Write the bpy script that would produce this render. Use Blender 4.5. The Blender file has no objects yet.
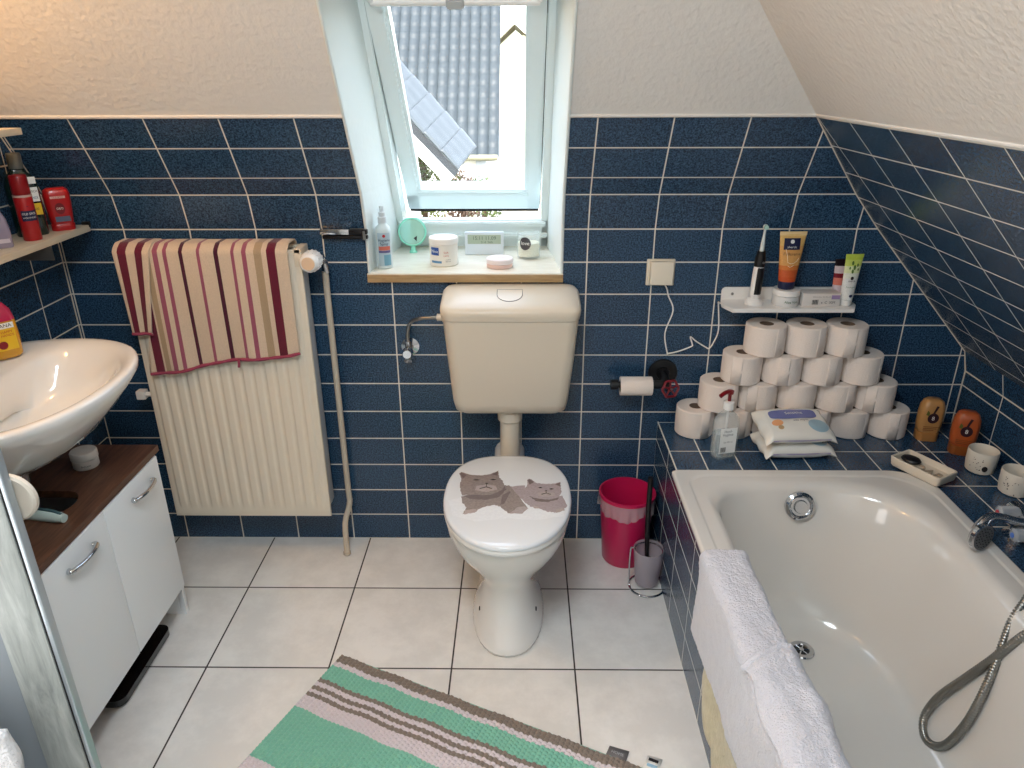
import bpy, bmesh, math, random
from mathutils import Vector, Matrix, Quaternion, noise
random.seed(7)
C = bpy.context.scene.collection
SC = bpy.context.scene
PI = math.pi
sin, cos = math.sin, math.cos

# ------------------------------------------------------------------ camera, world, light, exposure
F, T, YAW, ROLL = 731.0, 0.40606, -0.01326, -0.0035
CAM = Vector((0.0, -2.1406, 1.5100))
def _ray(a, b):
    u = cos(ROLL)*a + sin(ROLL)*b; v = -sin(ROLL)*a + cos(ROLL)*b
    x = u/F; up = -v/F
    y = cos(T) + sin(T)*up; z = -sin(T) + cos(T)*up
    c, s = cos(YAW), sin(YAW)
    return Vector((c*x + s*y, -s*x + c*y, z))
fw = _ray(0, 0).normalized(); rt = (_ray(100, 0) - _ray(0, 0)).normalized(); up_ = rt.cross(fw)
cam = bpy.data.objects.new('camera', bpy.data.cameras.new('camera')); C.objects.link(cam)
m = Matrix((rt, up_, -fw)).transposed().to_4x4(); m.translation = CAM
cam.matrix_world = m
cam.data.sensor_width = 36; cam.data.lens = 36*F/1024; cam.data.clip_start = .02
SC.camera = cam

SC.view_settings.view_transform = 'Standard'; SC.view_settings.look = 'None'
SC.view_settings.gamma = 1; SC.view_settings.use_curve_mapping = False
SC.view_settings.exposure = 0.0
SC.cycles.use_denoising = True
SC.cycles.max_bounces = 10; SC.cycles.diffuse_bounces = 5; SC.cycles.glossy_bounces = 5
SC.cycles.transmission_bounces = 8; SC.cycles.transparent_max_bounces = 12
SC.cycles.caustics_reflective = False; SC.cycles.caustics_refractive = False
SC.cycles.sample_clamp_indirect = 6

W = bpy.data.worlds.new('sky'); SC.world = W; W.use_nodes = True
nt = W.node_tree; bgn = nt.nodes['Background']
sky = nt.nodes.new('ShaderNodeTexSky'); sky.sky_type = 'NISHITA'; sky.sun_disc = False
sky.sun_elevation = math.radians(48); sky.sun_rotation = math.radians(200); sky.air_density = 1.2; sky.dust_density = 2.5
hsv = nt.nodes.new('ShaderNodeHueSaturation'); hsv.inputs['Saturation'].default_value = .45
nt.links.new(sky.outputs[0], hsv.inputs['Color']); nt.links.new(hsv.outputs[0], bgn.inputs[0]); bgn.inputs[1].default_value = 1.7

def light(name, kind, loc, target, energy, col, size=.3, size_y=None, spread=None):
    d = bpy.data.lights.new(name, kind); d.energy = energy; d.color = col
    if kind == 'AREA':
        d.size = size
        if size_y: d.shape = 'RECTANGLE'; d.size_y = size_y
        if spread: d.spread = spread
    elif kind == 'SUN': d.angle = math.radians(size)
    else: d.shadow_soft_size = size
    o = bpy.data.objects.new(name, d); C.objects.link(o)
    o.location = loc
    o.rotation_euler = (Vector(target)-Vector(loc)).to_track_quat('-Z', 'Y').to_euler()
    return o
light('sun', 'SUN', (-6, -12, 16), (0, 12, 0), .5, (1, .96, .90), 1.0)
light('mirror_lamp', 'POINT', (-1.22, -0.72, 1.98), (-0.75, -0.45, 0.9), 13, (1, .53, .18), .07)
light('overhead_fill', 'AREA', (-.15, -1.75, 2.28), (-.15, -1.55, 0), 33, (.84, .93, 1.0), .6)  # unseen cool fill added overhead to brighten floor, towel and tub
light('left_fill', 'AREA', (-1.35, -1.75, 1.05), (0, -1.45, 1.05), 19, (1, .97, .94), .75, 1.8)  # neutral fill added out of view at the left wall, lifts the right slope
light('rear_fill', 'AREA', (.35, -2.90, 1.45), (-.25, 0, .45), 4, (.88, .95, 1.0), 1.1, 1.3)  # weak cool fill added behind the camera; the rear wall has no opening

# ------------------------------------------------------------------ materials
def lin(c):
    return tuple(((v/255)/12.92 if v/255 <= .04045 else ((v/255+.055)/1.055)**2.4) for v in c) + (1,)
MATS = {}
def mat(name, rgb, rough=.5, metal=0, spec=.5, coat=0, trans=0, ior=1.45, bump=0, bscale=80, var=0, vscale=20, sss=0, emit=None, detail=3, sheen=0, alpha=1):
    if name in MATS: return MATS[name]
    M = bpy.data.materials.new(name); M.use_nodes = True; n = M.node_tree.nodes; L = M.node_tree.links
    b = n['Principled BSDF']
    b.inputs['Base Color'].default_value = lin(rgb); b.inputs['Roughness'].default_value = rough
    b.inputs['Metallic'].default_value = metal; b.inputs['Specular IOR Level'].default_value = spec
    b.inputs['Coat Weight'].default_value = coat; b.inputs['Coat Roughness'].default_value = .08
    b.inputs['Transmission Weight'].default_value = trans; b.inputs['IOR'].default_value = ior
    b.inputs['Sheen Weight'].default_value = sheen; b.inputs['Alpha'].default_value = alpha
    if emit: b.inputs['Emission Color'].default_value = lin(rgb); b.inputs['Emission Strength'].default_value = emit
    tc = n.new('ShaderNodeTexCoord')
    if var:
        t = n.new('ShaderNodeTexNoise'); t.inputs['Scale'].default_value = vscale; t.inputs['Detail'].default_value = 4
        L.new(tc.outputs['Object'], t.inputs['Vector'])
        r = n.new('ShaderNodeMix'); r.data_type = 'RGBA'
        r.inputs[6].default_value = lin(tuple(max(0, v-var) for v in rgb)); r.inputs[7].default_value = lin(tuple(min(255, v+var) for v in rgb))
        L.new(t.outputs[0], r.inputs[0]); L.new(r.outputs[2], b.inputs['Base Color'])
    if bump:
        t = n.new('ShaderNodeTexNoise'); t.inputs['Scale'].default_value = bscale; t.inputs['Detail'].default_value = detail
        L.new(tc.outputs['Object'], t.inputs['Vector'])
        bp = n.new('ShaderNodeBump'); bp.inputs['Strength'].default_value = bump; bp.inputs['Distance'].default_value = .004
        L.new(t.outputs[0], bp.inputs['Height']); L.new(bp.outputs[0], b.inputs['Normal'])
    MATS[name] = M
    return M

def tile_mat(name, dark, light_, grout, tw, th, gw, rough, nscale, bump, rough_g=.85, tv=.12):
    """tiles laid by UV: one UV unit is one tile"""
    M = bpy.data.materials.new(name); M.use_nodes = True; n = M.node_tree.nodes; L = M.node_tree.links
    b = n['Principled BSDF']
    uv = n.new('ShaderNodeUVMap'); sp = n.new('ShaderNodeSeparateXYZ'); L.new(uv.outputs[0], sp.inputs[0])
    def mth(op, a, bb=None, c=None):
        q = n.new('ShaderNodeMath'); q.operation = op
        for k, v in enumerate((a, bb, c)):
            if v is None: continue
            if isinstance(v, (int, float)): q.inputs[k].default_value = v
            else: L.new(v, q.inputs[k])
        return q.outputs[0]
    ds = []
    for ax, sz in ((0, tw), (1, th)):
        fr = mth('FRACT', sp.outputs[ax]); ds.append(mth('MULTIPLY', mth('MINIMUM', fr, mth('SUBTRACT', 1.0, fr)), sz))
    d = mth('MINIMUM', ds[0], ds[1])
    mr = n.new('ShaderNodeMapRange'); mr.interpolation_type = 'SMOOTHSTEP'
    mr.inputs[1].default_value = gw*.5-.0004; mr.inputs[2].default_value = gw*.5+.0008
    L.new(d, mr.inputs[0])
    tc = n.new('ShaderNodeTexCoord')
    nz = n.new('ShaderNodeTexNoise'); nz.inputs['Scale'].default_value = nscale; nz.inputs['Detail'].default_value = 5; nz.inputs['Roughness'].default_value = .7
    L.new(tc.outputs['Object'], nz.inputs['Vector'])
    rp = n.new('ShaderNodeMapRange'); rp.inputs[1].default_value = .41; rp.inputs[2].default_value = .61; L.new(nz.outputs[0], rp.inputs[0])
    cb = n.new('ShaderNodeCombineXYZ'); L.new(mth('FLOOR', sp.outputs[0]), cb.inputs[0]); L.new(mth('FLOOR', sp.outputs[1]), cb.inputs[1])
    wn = n.new('ShaderNodeTexWhiteNoise'); wn.noise_dimensions = '2D'; L.new(cb.outputs[0], wn.inputs['Vector'])
    fac = mth('ADD', rp.outputs[0], mth('MULTIPLY', mth('SUBTRACT', wn.outputs[0], .5), tv))
    mx = n.new('ShaderNodeMix'); mx.data_type = 'RGBA'; mx.inputs[6].default_value = lin(dark); mx.inputs[7].default_value = lin(light_)
    L.new(fac, mx.inputs[0])
    m2 = n.new('ShaderNodeMix'); m2.data_type = 'RGBA'; m2.inputs[6].default_value = lin(grout)
    L.new(mr.outputs[0], m2.inputs[0]); L.new(mx.outputs[2], m2.inputs[7]); L.new(m2.outputs[2], b.inputs['Base Color'])
    r2 = n.new('ShaderNodeMapRange'); r2.inputs[3].default_value = rough_g; r2.inputs[4].default_value = rough
    L.new(mr.outputs[0], r2.inputs[0]); L.new(r2.outputs[0], b.inputs['Roughness'])
    nb = n.new('ShaderNodeTexNoise'); nb.inputs['Scale'].default_value = nscale*.8; nb.inputs['Detail'].default_value = 2
    L.new(tc.outputs['Object'], nb.inputs['Vector'])
    h = mth('ADD', mth('MULTIPLY', mr.outputs[0], 1.0), mth('MULTIPLY', nb.outputs[0], bump))
    bp = n.new('ShaderNodeBump'); bp.inputs['Strength'].default_value = .6; bp.inputs['Distance'].default_value = .0012
    L.new(h, bp.inputs['Height']); L.new(bp.outputs[0], b.inputs['Normal'])
    MATS[name] = M
    return M

BLUE = tile_mat('blue_wall_tile', (11, 31, 54), (60, 95, 126), (222, 218, 208), .195, .0984, .0034, .17, 230, 1.1)
FLOOR = tile_mat('beige_floor_tile', (226, 224, 220), (238, 236, 232), (58, 52, 50), .338, .338, .0042, .32, 6, .10, tv=.25)
PLASTER = mat('rough_plaster', (219, 215, 209), .9, bump=.75, bscale=70, var=3, vscale=6, detail=4)
CEIL = mat('ceiling_paint', (232, 226, 216), .9)
GROUT = mat('grout_bead', (208, 200, 186), .8)
WHITE_PAINT = mat('white_reveal_paint', (216, 224, 222), .55, bump=.15, bscale=60)
PVC = mat('white_window_plastic', (230, 240, 240), .25, coat=.3)
CERAM = mat('white_ceramic', (234, 233, 230), .07, coat=.6, spec=.6)
ENAMEL = mat('tub_enamel', (218, 215, 209), .12, coat=.6, spec=.55)
IVORY = mat('ivory_plastic', (214, 204, 186), .28, spec=.5)
RADM = mat('radiator_enamel', (226, 216, 198), .3)
RADS = mat('radiator_side_steel', (188, 192, 196), .4)
CHROME = mat('chrome', (205, 208, 212), .08, metal=1)
STEEL = mat('brushed_steel', (160, 160, 158), .28, metal=1)
DARKMET = mat('dark_metal', (45, 44, 46), .35, metal=.8)
BLACK = mat('black_plastic', (18, 18, 20), .35)
RUBBER = mat('black_rubber', (22, 22, 24), .7)
WHITEP = mat('white_plastic', (236, 234, 230), .3)
WHITEL = mat('white_laminate', (236, 240, 242), .3, coat=.15)
PAPER = mat('tissue_paper', (234, 222, 212), .95, bump=.35, bscale=240, sheen=.2)
CARD = mat('grey_cardboard', (120, 100, 84), .9)
LABELW = mat('label_paper_white', (236, 236, 232), .45)
INK = mat('black_print', (28, 26, 28), .5)
NAVY = mat('navy_print', (22, 30, 66), .4)
RED = mat('red_plastic', (168, 24, 26), .28, coat=.3)
REDPRINT = mat('red_print', (186, 40, 44), .45)
PINKB = mat('pink_plastic', (196, 28, 84), .3, coat=.2)
def glass(name, rgb=(255, 255, 255), rough=.0, ior=1.45, alpha=.22): return mat(name, rgb, rough, alpha=alpha, coat=.6, spec=.6)

def glass_pane_mat():
    M = bpy.data.materials.new('window_glass'); M.use_nodes = True; n = M.node_tree.nodes; L = M.node_tree.links
    n.remove(n['Principled BSDF']); out = n['Material Output']
    tr = n.new('ShaderNodeBsdfTransparent'); gl = n.new('ShaderNodeBsdfGlossy'); gl.inputs['Roughness'].default_value = .02
    lw = n.new('ShaderNodeLayerWeight'); lw.inputs[0].default_value = .5; mx = n.new('ShaderNodeMixShader')
    pw = n.new('ShaderNodeMath'); pw.operation = 'POWER'; pw.inputs[1].default_value = 5; L.new(lw.outputs['Facing'], pw.inputs[0])
    fr = n.new('ShaderNodeMath'); fr.operation = 'MULTIPLY_ADD'; fr.inputs[1].default_value = .8; fr.inputs[2].default_value = .04; L.new(pw.outputs[0], fr.inputs[0])
    tr.inputs[0].default_value = (.96, .98, .98, 1)
    L.new(fr.outputs[0], mx.inputs[0]); L.new(tr.outputs[0], mx.inputs[1]); L.new(gl.outputs[0], mx.inputs[2]); L.new(mx.outputs[0], out.inputs[0])
    return M

def ramp_mat(name, axis, stops, rough=.9, bump=.5, bscale=300, coord='UV', sheen=.3, weave=None, jitter=0):
    """hard-edged colour bands across one coordinate"""
    M = bpy.data.materials.new(name); M.use_nodes = True; n = M.node_tree.nodes; L = M.node_tree.links
    b = n['Principled BSDF']; b.inputs['Roughness'].default_value = rough; b.inputs['Sheen Weight'].default_value = sheen
    b.inputs['Specular IOR Level'].default_value = .2
    tc = n.new('ShaderNodeTexCoord'); sp = n.new('ShaderNodeSeparateXYZ'); L.new(tc.outputs[coord], sp.inputs[0])
    r = n.new('ShaderNodeValToRGB'); r.color_ramp.interpolation = 'CONSTANT'
    e = r.color_ramp.elements
    e[0].position = stops[0][0]; e[0].color = lin(stops[0][1]); e[1].position = stops[1][0]; e[1].color = lin(stops[1][1])
    for p, c in stops[2:]:
        q = e.new(p); q.color = lin(c)
    src = sp.outputs[axis]
    if jitter:
        nz0 = n.new('ShaderNodeTexNoise'); nz0.inputs['Scale'].default_value = 220; L.new(tc.outputs['Object'], nz0.inputs['Vector'])
        q = n.new('ShaderNodeMath'); q.operation = 'MULTIPLY_ADD'; q.inputs[1].default_value = jitter; L.new(nz0.outputs[0], q.inputs[0]); L.new(src, q.inputs[2]); src = q.outputs[0]
    L.new(src, r.inputs[0])
    nz = n.new('ShaderNodeTexNoise'); nz.inputs['Scale'].default_value = bscale; nz.inputs['Detail'].default_value = 3
    L.new(tc.outputs['Object'], nz.inputs['Vector'])
    mx = n.new('ShaderNodeMix'); mx.data_type = 'RGBA'; mx.blend_type = 'MULTIPLY'; mx.inputs[0].default_value = .35
    L.new(r.outputs[0], mx.inputs[6]); L.new(nz.outputs[0], mx.inputs[7])
    hs = n.new('ShaderNodeHueSaturation'); hs.inputs['Value'].default_value = 1.2; L.new(mx.outputs[2], hs.inputs['Color'])
    L.new(hs.outputs[0], b.inputs['Base Color'])
    bp = n.new('ShaderNodeBump'); bp.inputs['Strength'].default_value = bump; bp.inputs['Distance'].default_value = .003
    L.new(nz.outputs[0], bp.inputs['Height']); L.new(bp.outputs[0], b.inputs['Normal'])
    return M

def wood_mat(name, a, b_, scale, stretch, rough=.4, coat=0.0):
    M = bpy.data.materials.new(name); M.use_nodes = True; n = M.node_tree.nodes; L = M.node_tree.links
    b = n['Principled BSDF']; b.inputs['Roughness'].default_value = rough; b.inputs['Coat Weight'].default_value = coat
    tc = n.new('ShaderNodeTexCoord'); mp = n.new('ShaderNodeMapping'); mp.inputs['Scale'].default_value = stretch
    L.new(tc.outputs['Object'], mp.inputs[0])
    t = n.new('ShaderNodeTexNoise'); t.inputs['Scale'].default_value = scale; t.inputs['Detail'].default_value = 6; t.inputs['Roughness'].default_value = .65; t.inputs['Distortion'].default_value = .6
    L.new(mp.outputs[0], t.inputs['Vector'])
    r = n.new('ShaderNodeValToRGB'); e = r.color_ramp.elements; e[0].position = .3; e[0].color = lin(a); e[1].position = .7; e[1].color = lin(b_)
    L.new(t.outputs[0], r.inputs[0]); L.new(r.outputs[0], b.inputs['Base Color'])
    return M
WALNUT = wood_mat('walnut_decor', (58, 34, 24), (112, 76, 56), 7, (14, 1.2, 14), .38)
GREYWOOD = wood_mat('grey_wood_decor', (128, 134, 132), (190, 196, 192), 5, (9, 9, 1.4), .5)
SILLWOOD = wood_mat('pale_sill_stone', (222, 216, 200), (236, 232, 218), 3, (4, 10, 10), .22)
SILLEDGE = wood_mat('beige_sill_edge', (150, 122, 84), (186, 158, 116), 4, (3, 30, 30), .5)
SHELFW = wood_mat('pale_shelf_wood', (206, 190, 164), (228, 216, 194), 6, (12, 1, 12), .45)

# ------------------------------------------------------------------ mesh helpers
def BM(): return bmesh.new()
_recalc = bmesh.ops.recalc_face_normals
def obj(name, bm, m=None, parent=None, label=None, loc=None, angle=38, solid=0, off=0, sub=0, recalc=True):
    me = bpy.data.meshes.new(name)
    if recalc: _recalc(bm, faces=bm.faces)
    bm.to_mesh(me); bm.free()
    me.shade_smooth()
    if angle: me.set_sharp_from_angle(angle=math.radians(angle))
    for mm in (m if isinstance(m, (list, tuple)) else [m]):
        if mm: me.materials.append(mm)
    o = bpy.data.objects.new(name, me); C.objects.link(o)
    if parent: o.parent = parent
    if loc: o.location = loc
    if label: o['label'] = label
    if solid:
        s = o.modifiers.new('solid', 'SOLIDIFY'); s.thickness = solid; s.offset = off
    if sub:
        s = o.modifiers.new('sub', 'SUBSURF'); s.levels = sub; s.render_levels = sub
    return o
def thing(name, label, cat, loc=(0, 0, 0), rotz=0, group=None, rot=None):
    o = bpy.data.objects.new(name, None); C.objects.link(o); o.empty_display_size = .03
    o.location = loc; o.rotation_euler = rot or (0, 0, rotz)
    o['label'] = label; o['category'] = cat
    if group: o['group'] = group
    return o
def tag(o, label, cat, group=None, kind=None):
    o['label'] = label; o['category'] = cat
    if group: o['group'] = group
    if kind: o['kind'] = kind
    return o
def struct(name, bm, m, **k):
    o = obj(name, bm, m, **k); o['kind'] = 'structure'; return o

def box(bm, x0, x1, y0, y1, z0, z1, bev=0, seg=2):
    r = bmesh.ops.create_cube(bm, size=1)
    vs = r['verts']
    for v in vs:
        v.co = Vector(((x0+x1)/2 + v.co.x*(x1-x0), (y0+y1)/2 + v.co.y*(y1-y0), (z0+z1)/2 + v.co.z*(z1-z0)))
    if bev:
        es = list({e for v in vs for e in v.link_edges})
        bmesh.ops.bevel(bm, geom=es, offset=bev, segments=seg, affect='EDGES', profile=.6)
    return bm
def lathe(bm, prof, n=32, c=(0, 0, 0), axis='z'):
    rings = []
    def P(r, h, a):
        if axis == 'z': p = (r*cos(a), r*sin(a), h)
        elif axis == 'y': p = (r*cos(a), h, r*sin(a))
        else: p = (h, r*cos(a), r*sin(a))
        return Vector(p) + Vector(c)
    for r, h in prof:
        if r < 1e-6: rings.append([bm.verts.new(P(0, h, 0))])
        else: rings.append([bm.verts.new(P(r, h, 2*PI*k/n)) for k in range(n)])
    for A, B in zip(rings, rings[1:]):
        for k in range(n):
            j = (k+1) % n
            if len(A) == 1 and len(B) == 1: continue
            if len(A) == 1: bm.faces.new((A[0], B[j], B[k]))
            elif len(B) == 1: bm.faces.new((A[k], A[j], B[0]))
            else: bm.faces.new((A[k], A[j], B[j], B[k]))
    return bm
def smooth_path(pts, per=8):
    P = [Vector(p) for p in pts]; out = []
    for i in range(len(P)-1):
        p0 = P[max(i-1, 0)]; p1 = P[i]; p2 = P[i+1]; p3 = P[min(i+2, len(P)-1)]
        for k in range(per):
            t = k/per
            out.append(.5*((2*p1) + (p2-p0)*t + (2*p0-5*p1+4*p2-p3)*t*t + (3*p1-p0-3*p2+p3)*t**3))
    out.append(P[-1]); return out
def tube(bm, pts, r, n=10, cap=True, rfun=None):
    P = [Vector(p) for p in pts]; t0 = (P[1]-P[0]).normalized()
    a = Vector((0, 0, 1)) if abs(t0.z) < .9 else Vector((1, 0, 0))
    nrm = (a - t0*a.dot(t0)).normalized(); rings = []
    for i, p in enumerate(P):
        t = ((P[min(i+1, len(P)-1)] - P[max(i-1, 0)])).normalized()
        nrm = (nrm - t*nrm.dot(t)).normalized(); bn = t.cross(nrm)
        rr = rfun(i, len(P)) if rfun else r
        rings.append([bm.verts.new(p + nrm*rr*cos(2*PI*k/n) + bn*rr*sin(2*PI*k/n)) for k in range(n)])
    for A, B in zip(rings, rings[1:]):
        for k in range(n): bm.faces.new((A[k], A[(k+1) % n], B[(k+1) % n], B[k]))
    if cap:
        bm.faces.new(rings[0][::-1]); bm.faces.new(rings[-1])
    return bm
def loft(bm, rings, cap0=True, cap1=True):
    R = [[bm.verts.new(p) for p in r] for r in rings]; n = len(R[0])
    for A, B in zip(R, R[1:]):
        for k in range(n): bm.faces.new((A[k], A[(k+1) % n], B[(k+1) % n], B[k]))
    if cap0: bm.faces.new(R[0][::-1])
    if cap1: bm.faces.new(R[-1])
    return R
def rrect(x0, x1, y0, y1, r, z, k=5):
    out = []
    for cx, cy, a0 in ((x1-r, y1-r, 0), (x0+r, y1-r, PI/2), (x0+r, y0+r, PI), (x1-r, y0+r, 1.5*PI)):
        for i in range(k+1):
            a = a0 + PI/2*i/k; x = cx+r*cos(a); y = cy+r*sin(a)
            out.append((x, y, z(x, y) if callable(z) else z))
    return out
def grid(bm, nu, nv, f, uv=True, closed=False):
    V = [[bm.verts.new(f(i/nu, j/nv)) for j in range(nv+1)] for i in range(nu+1)]
    lay = bm.loops.layers.uv.verify() if uv else None
    for i in range(nu):
        for j in range(nv):
            fc = bm.faces.new((V[i][j], V[i+1][j], V[i+1][j+1], V[i][j+1]))
            if uv:
                for l, (a, b) in zip(fc.loops, ((i, j), (i+1, j), (i+1, j+1), (i, j+1))): l[lay].uv = (a/nu, b/nv)
    return V
def prism(bm, pts, h, to3=lambda x, y, z: (x, y, z)):
    a = [bm.verts.new(to3(x, y, 0)) for x, y in pts]; b = [bm.verts.new(to3(x, y, h)) for x, y in pts]
    n = len(pts)
    bm.faces.new(a[::-1]); bm.faces.new(b)
    for k in range(n): bm.faces.new((a[k], a[(k+1) % n], b[(k+1) % n], b[k]))
def uvquad(bm, pts, uvs, mi=0):
    lay = bm.loops.layers.uv.verify()
    f = bm.faces.new([bm.verts.new(p) for p in pts]); f.material_index = mi
    for l, u in zip(f.loops, uvs): l[lay].uv = u
    return f
def text_verts(body, size):
    cu = bpy.data.curves.new('t', 'FONT'); cu.body = body; cu.size = size; cu.align_x = 'CENTER'; cu.align_y = 'CENTER'
    cu.resolution_u = 3
    o = bpy.data.objects.new('t', cu); C.objects.link(o)
    dg = bpy.context.evaluated_depsgraph_get(); dg.update()
    me = bpy.data.meshes.new_from_object(o.evaluated_get(dg))
    bm = BM(); bm.from_mesh(me)
    bpy.data.objects.remove(o); bpy.data.curves.remove(cu); bpy.data.meshes.remove(me)
    bmesh.ops.triangulate(bm, faces=bm.faces)
    return bm
def text(name, body, size, m, parent, fn, bold=0):
    """lettering laid on a surface: fn(x, y) gives the 3D point of text coordinate x, y"""
    bm = text_verts(body, size)
    bmesh.ops.subdivide_edges(bm, edges=[e for e in bm.edges if e.calc_length() > size*.5], cuts=2) if False else None
    for v in bm.verts: v.co = Vector(fn(v.co.x, v.co.y))
    return obj(name, bm, m, parent, angle=0)
def front(x0, y, z0, rx=0):          # upright plane facing -y
    return lambda a, b: (x0+a, y, z0+b)
def flat(x0, y0, z, ang=0):          # lying plane facing up
    return lambda a, b: (x0+a*cos(ang)-b*sin(ang), y0+a*sin(ang)+b*cos(ang), z)
def cyl(R, z0, a0=0):                # round a can, facing -y
    Rf = R if callable(R) else (lambda z: R)
    return lambda a, b: ((Rf(z0+b)+.0006)*sin(a/Rf(z0+b)+a0), -(Rf(z0+b)+.0006)*cos(a/Rf(z0+b)+a0), z0+b)
def patch(fn, w, h, nu=10, nv=4, bm=None):
    bm = bm or BM(); grid(bm, nu, nv, lambda u, v: fn((u-.5)*w, (v-.5)*h), uv=True); return bm
def disc_patch(fn, r, n=24, ry=None, bm=None):
    bm = bm or BM(); c = bm.verts.new(fn(0, 0)); ry = ry or r
    mid = [bm.verts.new(fn(.5*r*cos(2*PI*k/n), .5*ry*sin(2*PI*k/n))) for k in range(n)]
    ed = [bm.verts.new(fn(r*cos(2*PI*k/n), ry*sin(2*PI*k/n))) for k in range(n)]
    for k in range(n):
        j = (k+1) % n; bm.faces.new((c, mid[k], mid[j])); bm.faces.new((mid[k], ed[k], ed[j], mid[j]))
    return bm
def poly_patch(bm, pts, fn):
    f = bm.faces.new([bm.verts.new(fn(x, y)) for x, y in pts])
    bmesh.ops.triangulate(bm, faces=[f]); return bm
def shift(fn, dx, dy): return lambda a, b: fn(a+dx, b+dy)

# ------------------------------------------------------------------ the room
XL, XR, TH, TW = -1.373, 1.395, .0984, .195
YR, ZC = -2.95, 2.36
S = .614                                         # run of the back roof slope per metre of rise
def yb(z): return 0 if z <= 1.082 else (-.026*(z-1.082)/.103 if z <= 1.185 else -.026 - S*(z-1.185))
def xr(z): return 1.42 if z <= .66 else 1.23-(z-.867)/1.11+.02
WX0, WX1, SILL, WTOP = -.454, .121, .953, 1.96     # roof window opening
bm = BM()
ZA = 1.185+.0573*.852; ZT = 1.398
segs = [(0, .66, 0, .66/TH, 0), (.66, SILL-.02, .66/TH, (SILL-.02)/TH, 0), (SILL-.02, 1.082, (SILL-.02)/TH, 11, 0), (1.082, 1.185, 11, 12, 0), (1.185, ZA, 12.0, 12.58, 0),
        (ZA, ZT, 12.985, 12.985+(ZT-ZA)/.852/TH, 0), (ZT, WTOP, 0, 1, 1), (WTOP, ZC, 0, 1, 1)]
for z0, z1, v0, v1, mi in segs:
    cols = [(XL-.02, None)] if (z1 <= SILL or z0 >= WTOP) else [(XL-.02, WX0), (WX1, None)]
    for a, b in cols:
        b0, b1 = (b, b) if b is not None else (xr(z0), xr(z1))
        U = lambda x: (x+.3893)/TW
        uvquad(bm, [(a, yb(z0), z0), (b0, yb(z0), z0), (b1, yb(z1), z1), (a, yb(z1), z1)], [(U(a), v0), (U(b0), v0), (U(b1), v1), (U(a), v1)], mi)
struct('wall_back', bm, [BLUE, PLASTER], recalc=False)
bm = BM()
uvquad(bm, [(XL, .02, 0), (XL, YR, 0), (XL, YR, ZT), (XL, .02, ZT)], [((y+.142)/TW, z/TH) for y, z in ((.02, 0), (YR, 0), (YR, ZT), (.02, ZT))])
uvquad(bm, [(XL, .02, ZT), (XL, YR, ZT), (XL, YR, ZC), (XL, .02, ZC)], [(0, 0)]*4, 1)
struct('wall_left', bm, [BLUE, PLASTER], recalc=False)
bm = BM()
def rs(z): return 1.23-(z-.867)/1.11
for pa, pb, va, vb, mi in (((XR, 0), (XR, .637), 0, .637/TH, 0), ((XR, .637), (rs(.704), .704), 7.0, 7.68, 0), ((rs(.704), .704), (rs(ZT), ZT), (.704-1.392)/.0731, .02, 0), ((rs(ZT), ZT), (rs(ZC), ZC), 0, 1, 1)):
    uvquad(bm, [(pa[0], .02, pa[1]), (pb[0], .02, pb[1]), (pb[0], YR, pb[1]), (pa[0], YR, pa[1])],
           [((.02+(.195 if pa[1] < .66 else .158))/TW, va), ((.02+(.195 if pa[1] < .66 else .158))/TW, vb), ((YR+(.195 if pa[1] < .66 else .158))/TW, vb), ((YR+(.195 if pa[1] < .66 else .158))/TW, va)], mi)
struct('wall_right', bm, [BLUE, PLASTER], recalc=False)
bm = BM(); uvquad(bm, [(XL, YR, 0), (XR+.02, YR, 0), (XR+.02, YR, ZC), (XL, YR, ZC)], [(0, 0)]*4)
struct('wall_rear', bm, PLASTER)
bm = BM(); uvquad(bm, [(XL, YR, ZC), (XR, YR, ZC), (XR, .02, ZC), (XL, .02, ZC)], [(0, 0)]*4)
struct('ceiling', bm, CEIL)
bm = BM(); uvquad(bm, [(XL, YR, 0), (XR+.02, YR, 0), (XR+.02, .02, 0), (XL, .02, 0)], [((x+.865)/.338, (y+.270)/.338) for x, y in ((XL, YR), (XR+.02, YR), (XR+.02, .02), (XL, .02))])
struct('floor', bm, FLOOR)
# grout beads in the corners, plaster lip above the tiles
bm = BM()
tube(bm, [(XL+.001, -.001, .5), (XL+.001, -.001, 1.082), (XL+.001, -.027, 1.185), (XL+.001, yb(ZT), ZT)], .002, 6)
tube(bm, [(XR-.001, -.001, .457), (XR-.001, -.001, .637), (rs(.704), -.001, .704), (rs(1.082), -.001, 1.082), (rs(1.185), -.027, 1.185), (rs(ZT), yb(ZT), ZT)], .0026, 6)
tube(bm, [(XR-.001, 0, .637), (XR-.001, -2.0, .637)], .0022, 6)
struct('trim_1', bm, GROUT)
bm = BM()
for a, b in ((XL, WX0), (WX1, rs(ZT))):
    tube(bm, [(a, yb(ZT)-.003, ZT+.004), (b, yb(ZT)-.003, ZT+.004)], .005, 8)
tube(bm, [(rs(ZT)-.002, yb(ZT), ZT+.005), (rs(ZT)-.002, YR, ZT+.005)], .005, 8)
struct('trim_2', bm, PLASTER)

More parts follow.
